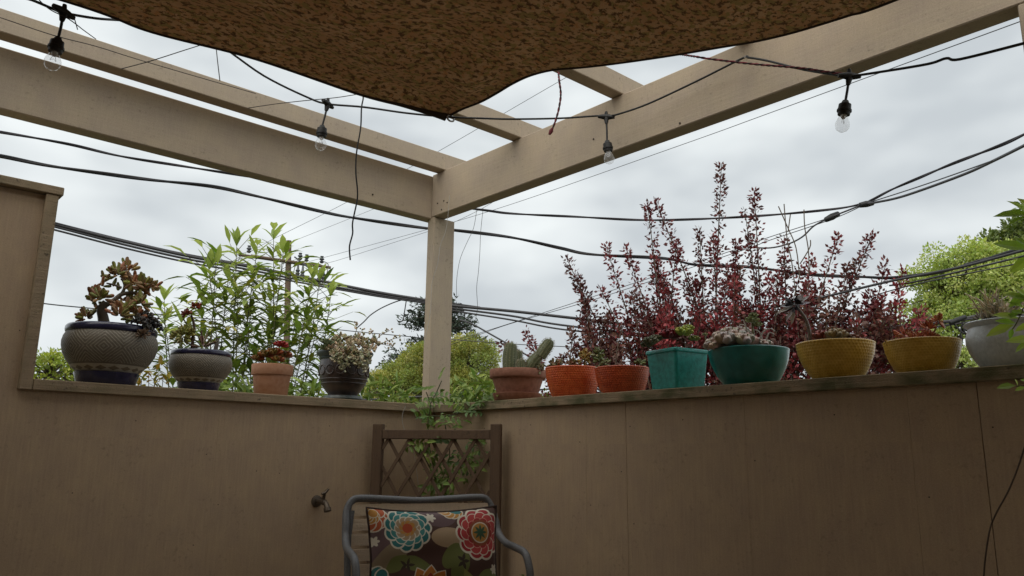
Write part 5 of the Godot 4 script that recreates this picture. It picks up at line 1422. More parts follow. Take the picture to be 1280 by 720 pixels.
	for line in [[Vector3(-0.409, 1.612, -0.035), Vector3(-0.376, 1.638, -0.014), Vector3(-0.349, 1.665, 0.003), Vector3(-0.316, 1.687, 0.024)], [Vector3(-0.388, 1.596, -0.022), Vector3(-0.341, 1.623, 0.008), Vector3(-0.307, 1.641, 0.03), Vector3(-0.274, 1.651, 0.052)], [Vector3(-0.402, 1.604, -0.03), Vector3(-0.354, 1.614, -0), Vector3(-0.32, 1.608, 0.022), Vector3(-0.296, 1.613, 0.037)], [Vector3(-0.444, 1.619, -0.056), Vector3(-0.432, 1.652, -0.048), Vector3(-0.44, 1.685, -0.053)], [Vector3(-0.479, 1.634, -0.077), Vector3(-0.461, 1.684, -0.066), Vector3(-0.469, 1.713, -0.071)], [Vector3(-0.396, 1.621, -0.026), Vector3(-0.39, 1.654, -0.023), Vector3(-0.398, 1.679, -0.028)]]:
		tilt_stem(t, "flower_stem", line, 0.002, 0.0012, Color(0.33, 0.26, 0.18))
		s = Shape.new()
		for p in curve(line, 2).slice(2): finger_cluster(s, p, 0.014, 3, 0.012, 0.0048, beige)
		part(t, "flower_buds", s, M.flesh, true).set_meta("kind", "stuff")
	for q in [Vector3(-0.64, 1.59, -0.052), Vector3(-0.645, 1.562, -0.055), Vector3(-0.626, 1.583, -0.045)]:
		s = Shape.new()
		rosette(s, q, 0.04, 16, 0.12, [Color(0.2, 0.24, 0.13), Color(0.16, 0.2, 0.1)])
		part(t, "green_tip", s, M.flesh, true)

func build_cactus_pot():
	var t := thing("potted_cactus", "ribbed brown terracotta pot on a saucer with three hairy cacti, right of the post", "potted plant", Vector3(0.1, CAP, 0.549), 0.0, "terracotta pots")
	var w := 0.28
	var h := 0.155
	var s := Shape.new()
	s.lathe(scaled([Vector2(0, 0), Vector2(0.76, 0), Vector2(0.82, 0.03), Vector2(0.89, 0.24), Vector2(0.85, 0.25), Vector2(0.78, 0.16), Vector2(0.6, 0.1)], w, h), 40)
	part(t, "saucer", s, M.terra_dark)
	s = Shape.new()
	var prof := [Vector2(0.66, 0.1)]
	for k in 8:
		var f := k / 8.0
		prof.append(Vector2(lerpf(0.70, 0.90, f), lerpf(0.15, 0.70, f)))
		prof.append(Vector2(lerpf(0.70, 0.90, f) + 0.012, lerpf(0.15, 0.70, f) + 0.035))
	prof.append(Vector2(0.90, 0.72))
	s.lathe(scaled(prof, w, h), 48)
	part(t, "bowl", s, M.terra_dark)
	s = Shape.new()
	s.lathe(scaled([Vector2(0.89, 0.71), Vector2(0.97, 0.72), Vector2(1.0, 0.76), Vector2(1.0, 0.96), Vector2(0.98, 1.0), Vector2(0.92, 1.0), Vector2(0.88, 0.9)], w, h), 48)
	part(t, "rim", s, M.terra_dark)
	soil(t, w * 0.44, h * 0.93)
	var stems := [[[Vector3(0.05, 1.468, 0.543), Vector3(0.05, 1.523, 0.543), Vector3(0.052, 1.571, 0.545), Vector3(0.058, 1.611, 0.55)], 0.036], [[Vector3(0.053, 1.462, 0.627), Vector3(0.053, 1.493, 0.627), Vector3(0.053, 1.52, 0.627)], 0.023], [[Vector3(0.09, 1.464, 0.633), Vector3(0.101, 1.496, 0.644), Vector3(0.118, 1.527, 0.66), Vector3(0.132, 1.551, 0.674)], 0.031], [[Vector3(0.132, 1.535, 0.674), Vector3(0.146, 1.567, 0.687), Vector3(0.16, 1.595, 0.701), Vector3(0.168, 1.623, 0.709)], 0.031], [[Vector3(0.13, 1.485, 0.508), Vector3(0.136, 1.541, 0.513), Vector3(0.136, 1.582, 0.512)], 0.022]]
	for q in stems:
		var line := curve(q[0], 5)
		var r: float = q[1]
		s = Shape.new()
		var spn := Shape.new()
		# a ribbed column with a round top
		var last := line.size() - 1
		var rows := 14
		var ribs := 12
		var length: float = line[0].distance_to(line[-1])
		for i in rows + 1:
			var f := float(i) / rows
			var g := f * last
			var k := mini(int(g), last - 1)
			var p: Vector3 = line[k].lerp(line[k + 1], g - k)
			var d: Vector3 = (line[mini(k + 1, last)] - line[maxi(k - 1, 0)]).normalized()
			var u := d.cross(Vector3(0.3, 0.1, 0.9)).normalized()
			var e := u.cross(d)
			var cap_d := (1.0 - f) * length
			var rr := r * (sqrt(maxf(0.0, 1.0 - pow(1.0 - cap_d / r, 2))) if cap_d < r else 1.0) * (0.86 + 0.14 * sin(PI * minf(f * 1.3, 1)))
			for j in ribs * 4 + 1:
				var a := TAU * j / (ribs * 4)
				var o := u * cos(a) + e * sin(a)
				var rib := 0.93 + 0.07 * cos(a * ribs)
				s.col = Color(0.10, 0.12, 0.055).lerp(Color(0.19, 0.20, 0.10), 0.5 + 0.5 * cos(a * ribs))
				s.vert(p + o * rr * rib, (o + d * (0.9 if cap_d < r * 0.4 else 0.1)).normalized())
				if j % 4 == 0 and j < ribs * 4:
					for z in 4:
						spn.col = vary(Color(0.42, 0.38, 0.28), 0.3)
						var sd := (o + ball_dir() * 0.8 + d * 0.5).normalized()
						var pp := p + o * rr * rib
						spn.chip(pp, sd, sd.cross(ball_dir()).normalized(), rnd(0.008, 0.015), 0.0011)
		var wd := ribs * 4 + 1
		for i in rows:
			for j in ribs * 4:
				var b := i * wd + j
				s.tri(b, b + 1, b + wd); s.tri(b + wd, b + 1, b + wd + 1)
		var o := part(t, "cactus_stem", s, M.flesh, true)
		part(o, "spines", spn, M.flesh, true).set_meta("kind", "stuff")
	s = Shape.new()
	finger_cluster(s, Vector3(0.121, 1.474, 0.691), 0.03, 26, 0.014, 0.006, [Color(0.25, 0.24, 0.13), Color(0.3, 0.27, 0.17)])
	part(t, "sedum", s, M.flesh, true)
	var low := Shape.new()
	for k in 16:
		low.col = vary(Color(0.26, 0.32, 0.08), 0.3)
		var q: Vector3 = [Vector3(0.082, 1.348, 0.764), Vector3(0.074, 1.333, 0.757), Vector3(0.079, 1.336, 0.789)][k % 3]
		low.leaf(q + ball_dir() * 0.012, (ball_dir() + Vector3(0, 0.4, 0)).normalized(), Vector3.UP, 0.022, 0.011)
	single("weed", low, M.leaf, "tiny green weed growing on the cap between cactus pot and orange bowl", "plant")

func build_square_pot():
	var t := thing("potted_succulents", "square tapered teal glazed pot with red and lime rosettes", "potted plant", Vector3(0.1, CAP, 1.51), 0.0, "teal glazed pots")
	var turn := -0.2
	var b := Basis(Vector3.UP, turn)
	var tw := 0.183
	var h := 0.163
	var s := Shape.new()
	s.xf = Transform3D(b, Vector3.ZERO)
	var ring := func(w: float, y: float, bev: float) -> Array:
		var o := []
		for q in [[1, 1], [-1, 1], [-1, -1], [1, -1]]:
			var cx: float = q[0] * (w / 2 - bev)
			var cz: float = q[1] * (w / 2 - bev)
			var a0 := atan2(q[1], q[0]) - PI / 4
			for k in 4:
				var a := a0 + PI / 2 * k / 3.0
				o.append(Vector3(cx + cos(a) * bev, y, cz + sin(a) * bev))
		return o
	var skin := func(sh: Shape, rings: Array):
		for i in rings.size() - 1:
			var lo: Array = rings[i]
			var hi: Array = rings[i + 1]
			for k in lo.size():
				var j: int = (k + 1) % lo.size()
				var out: Vector3 = (lo[k] + lo[j]) * Vector3(1, 0, 1) + Vector3(0, -0.02, 0)
				if i >= rings.size() - 2 and rings.size() > 4: out = -out
				sh.face([lo[k], lo[j], hi[j], hi[k]], out)
	skin.call(s, [ring.call(tw * 0.80, 0.0, 0.008), ring.call(tw * 0.82, 0.006, 0.01), ring.call(tw * 0.885, 0.07, 0.01), ring.call(tw * 0.965, h * 0.90, 0.01)])
	part(t, "bowl", s, M.teal)
	s = Shape.new()
	s.xf = Transform3D(b, Vector3.ZERO)
	skin.call(s, [ring.call(tw * 0.955, h * 0.895, 0.01), ring.call(tw * 1.0, h * 0.905, 0.012), ring.call(tw * 1.015, h * 0.93, 0.013), ring.call(tw * 1.01, h * 0.975, 0.013), ring.call(tw * 0.97, h * 1.0, 0.012), ring.call(tw * 0.87, h * 0.99, 0.01), ring.call(tw * 0.84, h * 0.9, 0.01)])
	part(t, "rim", s, M.teal)
	s = Shape.new()
	s.xf = Transform3D(b, Vector3.ZERO)
	s.face([Vector3(-0.085, h * 0.93, -0.085), Vector3(0.085, h * 0.93, -0.085), Vector3(0.085, h * 0.93, 0.085), Vector3(-0.085, h * 0.93, 0.085)], Vector3.UP)
	part(t, "soil", s, M.soil)
	for q in [["red_rosette", Vector3(0.049, 1.523, 1.517), 0.042, [Color(0.26, 0.03, 0.035), Color(0.18, 0.025, 0.03)]], ["lime_rosette", Vector3(0.063, 1.532, 1.57), 0.036, [Color(0.52, 0.56, 0.11), Color(0.42, 0.48, 0.10)]], ["lime_rosette", Vector3(0.091, 1.554, 1.574), 0.024, [Color(0.52, 0.58, 0.12), Color(0.40, 0.46, 0.10)]], ["lime_rosette", Vector3(0.104, 1.511, 1.593), 0.022, [Color(0.34, 0.36, 0.10), Color(0.3, 0.32, 0.1)]], ["grey_rosette", Vector3(-0.031, 1.496, 1.478), 0.03, [Color(0.16, 0.18, 0.10), Color(0.2, 0.19, 0.12)]], ["grey_rosette", Vector3(0.015, 1.514, 1.471), 0.026, [Color(0.16, 0.18, 0.10), Color(0.24, 0.22, 0.12)]], ["grey_rosette", Vector3(-0.025, 1.486, 1.453), 0.024, [Color(0.13, 0.14, 0.09), Color(0.18, 0.17, 0.1)]]]:
		s = Shape.new()
		rosette(s, q[1] + Vector3(0, 0.01, 0), q[2] * 1.15, 34, 0.24, q[3])
		part(t, q[0], s, M.flesh, true)
	tilt_stem(t, "stem", [Vector3(0.127, 1.494, 1.626), Vector3(0.129, 1.517, 1.63), Vector3(0.128, 1.542, 1.628)], 0.003, 0.002, Color(0.2, 0.2, 0.1))
	s = Shape.new()
	rosette(s, Vector3(0.128, 1.539, 1.628), 0.014, 14, 0.22, [Color(0.36, 0.34, 0.18), Color(0.3, 0.3, 0.12)])
	part(t, "lime_rosette", s, M.flesh, true)

func build_grey_urn():
	var t := thing("potted_grass", "pale grey glazed urn with a dry blond grass tuft at the right end", "potted plant", Vector3(0.105, CAP, 2.695))
	var w := 0.222
	var h := 0.14
	var s := Shape.new()
	s.lathe(scaled([Vector2(0, 0), Vector2(0.64, 0), Vector2(0.68, 0.03), Vector2(0.82, 0.2), Vector2(0.93, 0.38), Vector2(0.985, 0.55), Vector2(0.98, 0.70), Vector2(0.93, 0.82), Vector2(0.90, 0.88)], w, h), 56)
	part(t, "bowl", s, M.grey_glaze)
	s = Shape.new()
	s.lathe(scaled([Vector2(0.89, 0.875), Vector2(0.92, 0.90), Vector2(0.99, 0.95), Vector2(1.0, 0.98), Vector2(0.96, 1.0), Vector2(0.88, 0.98), Vector2(0.84, 0.9)], w, h), 56)
	part(t, "rim", s, M.grey_glaze)
	soil(t, w * 0.42, h * 0.92)
	s = Shape.new()
	var root := Vector3(0.074, 1.473, 2.684)
	for k in 90:
		var d := (ball_dir() * 0.7 + Vector3(0, 0.9, 0)).normalized()
		s.col = vary([Color(0.85, 0.79, 0.64), Color(0.80, 0.73, 0.56), Color(0.68, 0.61, 0.47)][k % 3], 0.25)
		var p := root + Vector3(rnd(-0.03, 0.03), 0, rnd(-0.035, 0.035))
		var len_ := rnd(0.045, 0.105)
		s.tube([p, p + d * len_ * 0.6, p + d * len_ + Vector3(rnd(-0.02, 0.02), rnd(-0.02, 0.005), rnd(-0.02, 0.02))], [0.003, 0.0026, 0.0012], 4, false)
	part(t, "grass_tuft", s, M.dry, true).set_meta("kind", "stuff")
	for q in [Vector3(0.062, 1.467, 2.64), Vector3(0.067, 1.463, 2.66), Vector3(0.082, 1.458, 2.712), Vector3(0.087, 1.464, 2.731)]:
		s = Shape.new()
		finger_cluster(s, q, 0.02, 18, 0.02, 0.003, [Color(0.2, 0.17, 0.12), Color(0.3, 0.26, 0.18)])
		part(t, "dry_sedum", s, M.flesh, true)

# ---------------------------------------------------------------- the corner: trellis, vine, chair, cushion, tap
func build_corner():
	var t := thing("garden_trellis", "weathered brown wooden lattice trellis leaning across the corner behind the chair", "trellis", Vector3(-0.401, 0, 0.05), -1.005)
	var w := 0.655
	var top := 1.178
	for x in [0.025, w - 0.025]:
		var s := Shape.new()
		s.box(Vector3(x, 0.603, 0), Vector3(0.05, 1.206, 0.036), 0.003)
		part(t, "stile", s, M.wood)
	for y in [top - 0.022, 0.12]:
		var s := Shape.new()
		s.box(Vector3(w / 2, y, 0), Vector3(w - 0.102, 0.045, 0.032), 0.003)
		part(t, "rail", s, M.wood)
	var x0 := 0.05
	var x1 := w - 0.05
	var y0 := 0.14
	var y1 := top - 0.045
	var step := 0.112
	var slope := 1.6
	for dir in [1.0, -1.0]:
		var k := -12
		while k < 14:
			var xb := x0 + 0.03 + k * step                 # where the slat crosses the top
			k += 1
			var a := Vector2(xb, y1)
			var b := Vector2(xb - dir * (y1 - y0) / slope, y0)
			var dvec := (b - a)
			var t0 := 0.0
			var t1 := 1.0
			if absf(dvec.x) > 0:
				var ta := (x0 - a.x) / dvec.x
				var tb := (x1 - a.x) / dvec.x
				t0 = maxf(t0, minf(ta, tb)); t1 = minf(t1, maxf(ta, tb))
			if t1 - t0 < 0.03: continue
			var p := a + dvec * t0
			var q := a + dvec * t1
			var s := Shape.new()
			s.xf = Transform3D(Basis(Vector3.BACK, (q - p).angle()), Vector3((p.x + q.x) / 2, (p.y + q.y) / 2, 0.0035 * dir))
			s.box(Vector3.ZERO, Vector3(p.distance_to(q), 0.0165, 0.0065), 0.001)
			part(t, "slat", s, M.wood)
	build_vine()
	build_chair()
	# garden tap on the left wall
	t = thing("garden_tap", "small bronze garden tap sticking out of the left wall", "tap", Vector3(-0.664, 0.842, 0.0))
	var s := Shape.new()
	s.lathe([Vector2(0, 0), Vector2(0.028, 0), Vector2(0.026, 0.006), Vector2(0.013, 0.010)], 16, Vector3.ZERO, Basis(Vector3.RIGHT, PI / 2))
	part(t, "flange", s, M.brass)
	s = Shape.new()
	s.tube([Vector3(0, 0, 0), Vector3(0, 0, 0.05), Vector3(0, -0.002, 0.075)], [0.011, 0.012, 0.014], 12)
	s.tube([Vector3(0, 0, 0.06), Vector3(0, -0.008, 0.09), Vector3(0, -0.03, 0.105)], [0.014, 0.012, 0.013], 12)
	s.tube([Vector3(0, -0.026, 0.103), Vector3(0, -0.040, 0.109)], [0.017, 0.017], 12)
	part(t, "body", s, M.brass)
	s = Shape.new()
	s.tube([Vector3(0, 0.0, 0.055), Vector3(0, 0.022, 0.066), Vector3(0, 0.034, 0.072)], [0.009, 0.008, 0.006], 10)
	s.tube([Vector3(-0.016, 0.036, 0.072), Vector3(0, 0.040, 0.074), Vector3(0.016, 0.058, 0.078)], [0.006, 0.007, 0.005], 8)
	part(t, "handle", s, M.brass)

func build_vine():
	var t := thing("climbing_vine", "green climbing vine threading through the trellis and over the wall corner", "vine", Vector3(-0.2, 0, 0.35))
	var lines := [[Vector3(-0.133, 0.568, 0.275), Vector3(-0.144, 0.79, 0.267), Vector3(-0.163, 0.94, 0.252), Vector3(-0.189, 1.074, 0.233), Vector3(-0.202, 1.209, 0.224), Vector3(-0.195, 1.296, 0.229), Vector3(-0.213, 1.366, 0.216)], [Vector3(-0.148, 0.717, 0.289), Vector3(-0.141, 0.903, 0.295), Vector3(-0.1, 1.018, 0.326), Vector3(-0.064, 1.064, 0.354), Vector3(-0.035, 1.114, 0.378), Vector3(-0.017, 1.153, 0.393)], [Vector3(-0.152, 0.94, 0.236), Vector3(-0.202, 1.054, 0.199), Vector3(-0.229, 1.112, 0.18)], [Vector3(-0.164, 1.251, 0.19), Vector3(-0.093, 1.252, 0.242), Vector3(-0.046, 1.269, 0.279), Vector3(0.007, 1.302, 0.322), Vector3(0.05, 1.335, 0.357), Vector3(0.087, 1.352, 0.389)], [Vector3(-0.112, 0.939, 0.229), Vector3(-0.083, 1.055, 0.251), Vector3(-0.098, 1.173, 0.239), Vector3(-0.106, 1.22, 0.233)], [Vector3(-0.136, 1.314, 0.148), Vector3(-0.112, 1.375, 0.166), Vector3(-0.093, 1.433, 0.18)]]
	for l in lines:
		var s := Shape.new()
		s.col = Color(0.07, 0.075, 0.03)
		s.tube(curve(l, 5), 0.0028, 6)
		part(t, "stem", s, M.flesh, true)
	var spots := [Vector3(-0.141, 1.401, 0.108), Vector3(-0.076, 1.477, 0.155), Vector3(-0.132, 1.345, 0.188), Vector3(-0.185, 1.34, 0.299), Vector3(-0.215, 1.316, 0.276), Vector3(-0.203, 1.289, 0.186), Vector3(-0.284, 1.264, 0.227), Vector3(-0.063, 1.321, 0.266), Vector3(-0.031, 1.301, 0.291), Vector3(-0.006, 1.314, 0.311), Vector3(-0.044, 1.296, 0.409), Vector3(-0.02, 1.32, 0.429), Vector3(0.004, 1.336, 0.449), Vector3(0.021, 1.352, 0.464), Vector3(0.045, 1.345, 0.485), Vector3(-0.108, 1.271, 0.358), Vector3(-0.062, 1.265, 0.395), Vector3(-0.153, 1.209, 0.323), Vector3(-0.176, 1.231, 0.306), Vector3(-0.116, 1.198, 0.351), Vector3(-0.2, 1.215, 0.287), Vector3(-0.232, 1.226, 0.264), Vector3(-0.248, 1.241, 0.252), Vector3(-0.139, 1.24, 0.334), Vector3(-0.221, 1.169, 0.272), Vector3(-0.276, 1.11, 0.232), Vector3(-0.237, 1.081, 0.26), Vector3(-0.254, 1.099, 0.248), Vector3(-0.176, 1.131, 0.305), Vector3(-0.152, 1.151, 0.324), Vector3(-0.186, 1.009, 0.298), Vector3(-0.2, 0.979, 0.287), Vector3(-0.165, 1.036, 0.314), Vector3(-0.172, 0.953, 0.308), Vector3(-0.19, 0.923, 0.295), Vector3(-0.16, 0.979, 0.317), Vector3(-0.212, 1.054, 0.279), Vector3(-0.083, 1.049, 0.378), Vector3(-0.104, 1.064, 0.361), Vector3(-0.059, 1.072, 0.397), Vector3(-0.039, 1.133, 0.414), Vector3(-0.021, 1.149, 0.429), Vector3(-0.072, 0.981, 0.386), Vector3(-0.087, 0.943, 0.375), Vector3(-0.064, 1.011, 0.393), Vector3(-0.044, 1.095, 0.409), Vector3(-0.028, 1.038, 0.422), Vector3(-0.112, 0.999, 0.355), Vector3(-0.246, 1.149, 0.254), Vector3(-0.171, 0.897, 0.309), Vector3(-0.182, 0.874, 0.301), Vector3(-0.147, 0.923, 0.327)]
	for p in spots:
		var s := Shape.new()
		var a := rnd(0, TAU)
		var dir := Vector3(cos(a) * 0.9, rnd(-0.35, 0.35), sin(a) * 0.9).normalized()
		var facing := (Vector3(-0.4, 0.6, 0.5) + ball_dir() * 0.45).normalized()
		var side := dir.cross(facing).normalized()
		var n := 3 + rng.randi() % 2
		var hue: Color = [Color(0.14, 0.22, 0.05), Color(0.18, 0.27, 0.06), Color(0.25, 0.34, 0.08), Color(0.11, 0.18, 0.05)][rng.randi() % 4]
		var length := rnd(0.075, 0.125)
		s.col = hue
		s.tube([p - dir * length * 0.5, p + dir * length * 0.5], 0.0009, 4)
		for k in n:
			for z in [-1, 1]:
				s.col = vary(hue, 0.2)
				var at: Vector3 = p + dir * length * (float(k) / n - 0.5)
				s.leaf(at, (dir * 0.5 + side * z + Vector3(0, -0.15, 0)).normalized(), facing, length * rnd(0.34, 0.44), length * 0.17)
		s.leaf(p + dir * length * 0.5, dir, facing, length * 0.5, length * 0.19)
		part(t, "leaf", s, M.leaf, true)

func build_chair():
	var t := thing("patio_chair", "grey tube framed patio chair with beige slats in the corner", "chair", Vector3(-0.58, 0, 0.72), -0.34)
	var s := Shape.new()
	var path := []
	for q in [[0.335, 0.0, 0.52], [0.342, 0.30, 0.51], [0.345, 0.58, 0.50], [0.345, 0.655, 0.475], [0.345, 0.694, 0.42], [0.343, 0.705, 0.30], [0.338, 0.715, 0.17], [0.332, 0.745, 0.085], [0.328, 0.79, 0.035], [0.322, 0.838, 0.008], [0.300, 0.876, -0.004], [0.26, 0.886, -0.008], [0.13, 0.880, -0.018], [0.0, 0.874, -0.022]]:
		path.append(Vector3(q[0] * 0.95, q[1], q[2] * (0.72 if q[2] > 0.04 else 1.0)))
	var other := path.duplicate()
	other.reverse()
	for p in other.slice(1): path.append(Vector3(-p.x, p.y, p.z))
	s.tube(curve(path, 5), 0.0145, 12)
	part(t, "frame", s, M.frame)
	for z in [-1.0, 1.0]:                                        # uprights that run on down to the rear legs, and the seat rails
		s = Shape.new()
		s.tube(curve([Vector3(0.287 * z, 0.84, 0.006), Vector3(0.299 * z, 0.7, 0.03), Vector3(0.296 * z, 0.5, 0.075), Vector3(0.299 * z, 0.36, 0.10), Vector3(0.304 * z, 0.2, 0.04), Vector3(0.309 * z, 0.0, -0.05)], 5), 0.0135, 10)
		part(t, "rear_leg", s, M.frame)
		s = Shape.new()
		s.tube(curve([Vector3(0.296 * z, 0.42, 0.09), Vector3(0.299 * z, 0.43, 0.22), Vector3(0.315 * z, 0.435, 0.36)], 5), 0.0125, 10)
		part(t, "seat_rail", s, M.frame)
	for k in 8:
		var y := 0.842 - k * 0.0555
		var z := 0.004 + (0.86 - y) * 0.2
		s = Shape.new()
		var n := 8
		var prev: Array = []
		s.xf = Transform3D(Basis(), Vector3(0, y, z))
		for i in n:
			var xa := lerpf(-0.287, 0.287, float(i) / n)
			var xb := lerpf(-0.287, 0.287, float(i + 1) / n)
			var za := -0.02 * (1 - pow(xa / 0.287, 2))
			var zb := -0.02 * (1 - pow(xb / 0.287, 2))
			s.face([Vector3(xa, -0.0215, za + 0.006), Vector3(xb, -0.0215, zb + 0.006), Vector3(xb, 0.0215, zb + 0.001), Vector3(xa, 0.0215, za + 0.001)], Vector3(0, 0, 1))
			s.face([Vector3(xa, -0.0215, za - 0.006), Vector3(xb, -0.0215, zb - 0.006), Vector3(xb, 0.0215, zb - 0.011), Vector3(xa, 0.0215, za - 0.011)], Vector3(0, 0, -1))
			s.face([Vector3(xa, 0.0215, za + 0.001), Vector3(xb, 0.0215, zb + 0.001), Vector3(xb, 0.0215, zb - 0.011), Vector3(xa, 0.0215, za - 0.011)], Vector3(0, 1, 0))
			s.face([Vector3(xa, -0.0215, za + 0.006), Vector3(xb, -0.0215, zb + 0.006), Vector3(xb, -0.0215, zb - 0.006), Vector3(xa, -0.0215, za - 0.006)], Vector3(0, -1, 0))
		part(t, "back_slat", s, M.slat)
	for k in 5:
		s = Shape.new()
		s.box(Vector3(0, 0.443, 0.12 + k * 0.057), Vector3(0.585, 0.012, 0.05), 0.002)
		part(t, "seat_slat", s, M.slat)
	# cushion with printed flowers, leaning on the slats
	var c := thing("throw_pillow", "square brown pillow printed with teal, red and orange flowers on the patio chair", "pillow", t.transform * Vector3(-0.004, 0.452, 0.26), -0.34)
	var b := Basis(Vector3.RIGHT, -0.2)
	var hw := 0.262
	var hh := 0.209
	var m := plain(Color(1, 1, 1), 0.9)
	m.albedo_texture = pillow_print()
	m.rim_enabled = true; m.rim = 0.2
	var back := plain(Color(0.09, 0.06, 0.05), 0.9)
	var edge := []
	var n := 28
	for face in 2:
		s = Shape.new()
		s.xf = Transform3D(b, b * Vector3(0, hh, 0))
		var pt := []
		for j in n + 1:
			for i in n + 1:
				var u := float(i) / n * 2 - 1
				var v := float(j) / n * 2 - 1
				var pinch := 1.0 - 0.10 * (1 - u * u) * absf(v) * absf(v)
				var pinch_x := 1.0 - 0.07 * (1 - v * v) * absf(u) * absf(u)
				var z := 0.085 * pow(maxf(0.0, (1 - pow(absf(u), 2.4)) * (1 - pow(absf(v), 2.4))), 0.45) + 0.004 * sin(u * 7 + v * 4) * (1 - u * u) + 0.003 * sin(u * 3 - v * 11) * (1 - v * v)
				pt.append(Vector3(u * hw * pinch_x, v * hh * pinch, z if face == 0 else -z * 0.7))
		for j in n + 1:
			for i in n + 1:
				var q := j * (n + 1) + i
				var du: Vector3 = pt[j * (n + 1) + mini(i + 1, n)] - pt[j * (n + 1) + maxi(i - 1, 0)]
				var dv: Vector3 = pt[mini(j + 1, n) * (n + 1) + i] - pt[maxi(j - 1, 0) * (n + 1) + i]
				var nn := du.cross(dv)
				if (nn.z < 0) == (face == 0): nn = -nn
				s.vert(pt[q], nn, Vector2(float(i) / n, (1.0 - float(j) / n) * hh / hw))
		for j in n:
			for i in n:
				var q := j * (n + 1) + i
				s.tri(q, q + 1, q + n + 1); s.tri(q + n + 1, q + 1, q + n + 2)
		part(c, "cover" if face == 0 else "back_cover", s, m if face == 0 else back)
		if face == 0:
			for i in n: edge.append(pt[i])
			for j in n: edge.append(pt[j * (n + 1) + n])
			for i in n: edge.append(pt[n * (n + 1) + n - i])
			for j in n + 1: edge.append(pt[(n - j) * (n + 1)])
	s = Shape.new()
	s.xf = Transform3D(b, b * Vector3(0, hh, 0))
	s.tube(edge, 0.005, 6, false)
	part(c, "piping", s, plain(Color(0.05, 0.03, 0.025), 0.9))
	# a bit of green growing beside the chair
	var g := thing("low_plant", "low green plant on the floor just right of the chair arm", "plant", Vector3(-0.343, 0.372, 1.078) * Vector3(1, 0, 1))
	for k in 30:
		s = Shape.new()
		s.col = vary(Color(0.13, 0.2, 0.04), 0.35)
		var p := Vector3(-0.344, 0.606, 1.077) + Vector3(rnd(-0.04, 0.04), rnd(-0.25, 0.005), rnd(-0.04, 0.04))
		s.leaf(p, (ball_dir() + Vector3(0, 0.5, 0)).normalized(), Vector3.UP, rnd(0.03, 0.05), rnd(0.012, 0.02))
		part(g, "leaf", s, M.leaf, true)
	s = Shape.new()
	s.col = Color(0.08, 0.09, 0.03)
	s.tube([g.position, Vector3(-0.344, 0.597, 1.077)], [0.006, 0.003], 6)
	part(g, "stem", s, M.flesh, true)

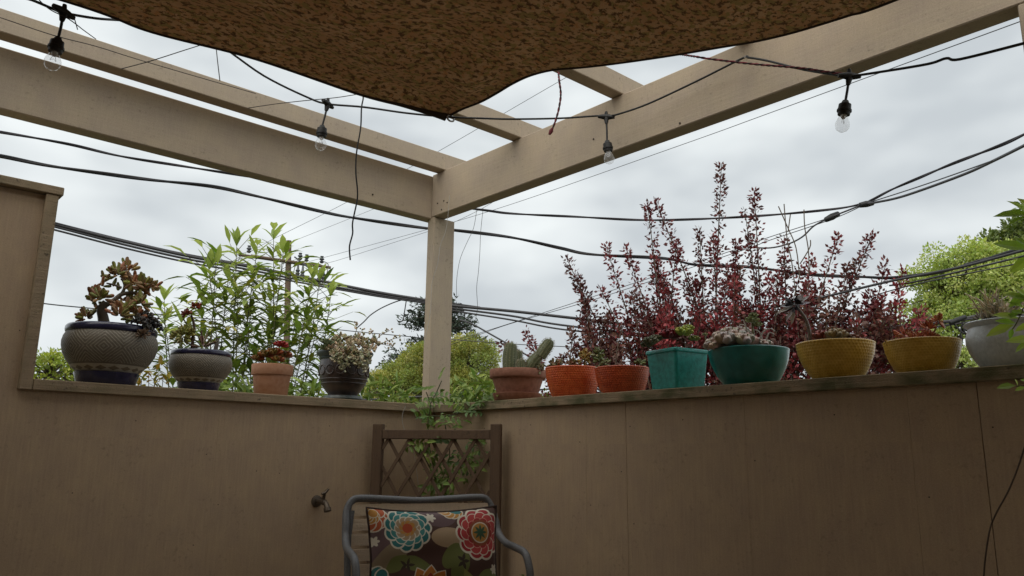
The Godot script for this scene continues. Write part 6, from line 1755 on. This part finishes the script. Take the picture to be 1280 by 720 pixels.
# ---------------------------------------------------------------- vine hanging in at the right edge
func build_right_vine():
	var t := thing("hanging_vine", "leafy green vine hanging in front of the grey urn at the right edge", "vine", Vector3(-0.207, 0.819, 2.791) * Vector3(1, 0, 1))
	var s := Shape.new()
	s.col = Color(0.07, 0.045, 0.03)
	s.tube(curve([Vector3(-0.28, 1.764, 2.911), Vector3(-0.266, 1.645, 2.886), Vector3(-0.251, 1.485, 2.861), Vector3(-0.216, 1.328, 2.837), Vector3(-0.153, 1.171, 2.799), Vector3(-0.113, 1.074, 2.756), Vector3(-0.123, 0.987, 2.72), Vector3(-0.134, 0.924, 2.686), Vector3(-0.139, 0.883, 2.668), Vector3(-0.144, 0.821, 2.653), Vector3(-0.148, 0.751, 2.641), Vector3(-0.154, 0.602, 2.624)], 6), 0.0022, 7)
	part(t, "stem", s, M.flesh, true)
	# leaflets: tip and foot of each
	var foot := [Vector3(-0.227, 1.682, 2.877), Vector3(-0.228, 1.687, 2.87), Vector3(-0.229, 1.679, 2.866), Vector3(-0.226, 1.695, 2.878), Vector3(-0.23, 1.589, 2.863), Vector3(-0.229, 1.576, 2.865), Vector3(-0.231, 1.598, 2.861), Vector3(-0.232, 1.556, 2.857), Vector3(-0.233, 1.46, 2.85), Vector3(-0.237, 1.441, 2.835), Vector3(-0.239, 1.429, 2.827), Vector3(-0.24, 1.413, 2.822), Vector3(-0.243, 1.401, 2.814), Vector3(-0.244, 1.398, 2.81), Vector3(-0.245, 1.39, 2.806), Vector3(-0.234, 1.465, 2.847), Vector3(-0.236, 1.424, 2.839), Vector3(-0.234, 1.399, 2.847), Vector3(-0.234, 1.478, 2.845), Vector3(-0.234, 1.358, 2.846), Vector3(-0.236, 1.354, 2.839), Vector3(-0.235, 1.346, 2.841), Vector3(-0.247, 1.243, 2.797), Vector3(-0.246, 1.243, 2.801), Vector3(-0.238, 1.249, 2.831), Vector3(-0.242, 1.238, 2.817)]
	var tip := [Vector3(-0.248, 1.696, 2.792), Vector3(-0.239, 1.732, 2.829), Vector3(-0.241, 1.661, 2.818), Vector3(-0.233, 1.734, 2.851), Vector3(-0.25, 1.622, 2.785), Vector3(-0.243, 1.532, 2.814), Vector3(-0.237, 1.628, 2.834), Vector3(-0.241, 1.574, 2.821), Vector3(-0.248, 1.483, 2.795), Vector3(-0.246, 1.461, 2.8), Vector3(-0.249, 1.416, 2.79), Vector3(-0.256, 1.431, 2.766), Vector3(-0.255, 1.414, 2.769), Vector3(-0.262, 1.374, 2.745), Vector3(-0.247, 1.361, 2.796), Vector3(-0.241, 1.497, 2.82), Vector3(-0.245, 1.436, 2.804), Vector3(-0.244, 1.381, 2.808), Vector3(-0.246, 1.444, 2.801), Vector3(-0.25, 1.358, 2.786), Vector3(-0.245, 1.328, 2.803), Vector3(-0.241, 1.315, 2.821), Vector3(-0.259, 1.24, 2.756), Vector3(-0.247, 1.261, 2.798), Vector3(-0.244, 1.259, 2.807), Vector3(-0.248, 1.231, 2.793)]
	for k in foot.size():
		s = Shape.new()
		s.col = vary([Color(0.44, 0.62, 0.16), Color(0.54, 0.70, 0.18), Color(0.36, 0.54, 0.14), Color(0.60, 0.74, 0.20)][k % 4], 0.15)
		var d: Vector3 = tip[k] - foot[k]
		s.leaf(foot[k], d, Vector3(-0.5 + rnd(-0.4, 0.3), 0.45, 0.5 + rnd(-0.3, 0.4)), d.length(), d.length() * (0.40 if k < 22 else 0.48), 0.08, 0.15)
		part(t, "leaf", s, M.vine_leaf, true)
	for l in [[Vector3(-0.257, 1.607, 2.878), Vector3(-0.229, 1.688, 2.867)], [Vector3(-0.25, 1.526, 2.867), Vector3(-0.23, 1.585, 2.863)], [Vector3(-0.25, 1.505, 2.866), Vector3(-0.235, 1.457, 2.843), Vector3(-0.242, 1.405, 2.817), Vector3(-0.245, 1.386, 2.805)], [Vector3(-0.228, 1.266, 2.832), Vector3(-0.232, 1.245, 2.815), Vector3(-0.237, 1.242, 2.795)]]:
		s = Shape.new()
		s.col = Color(0.11, 0.13, 0.04)
		s.tube(curve(l, 4), 0.0014, 5)
		part(t, "stem", s, M.flesh, true)
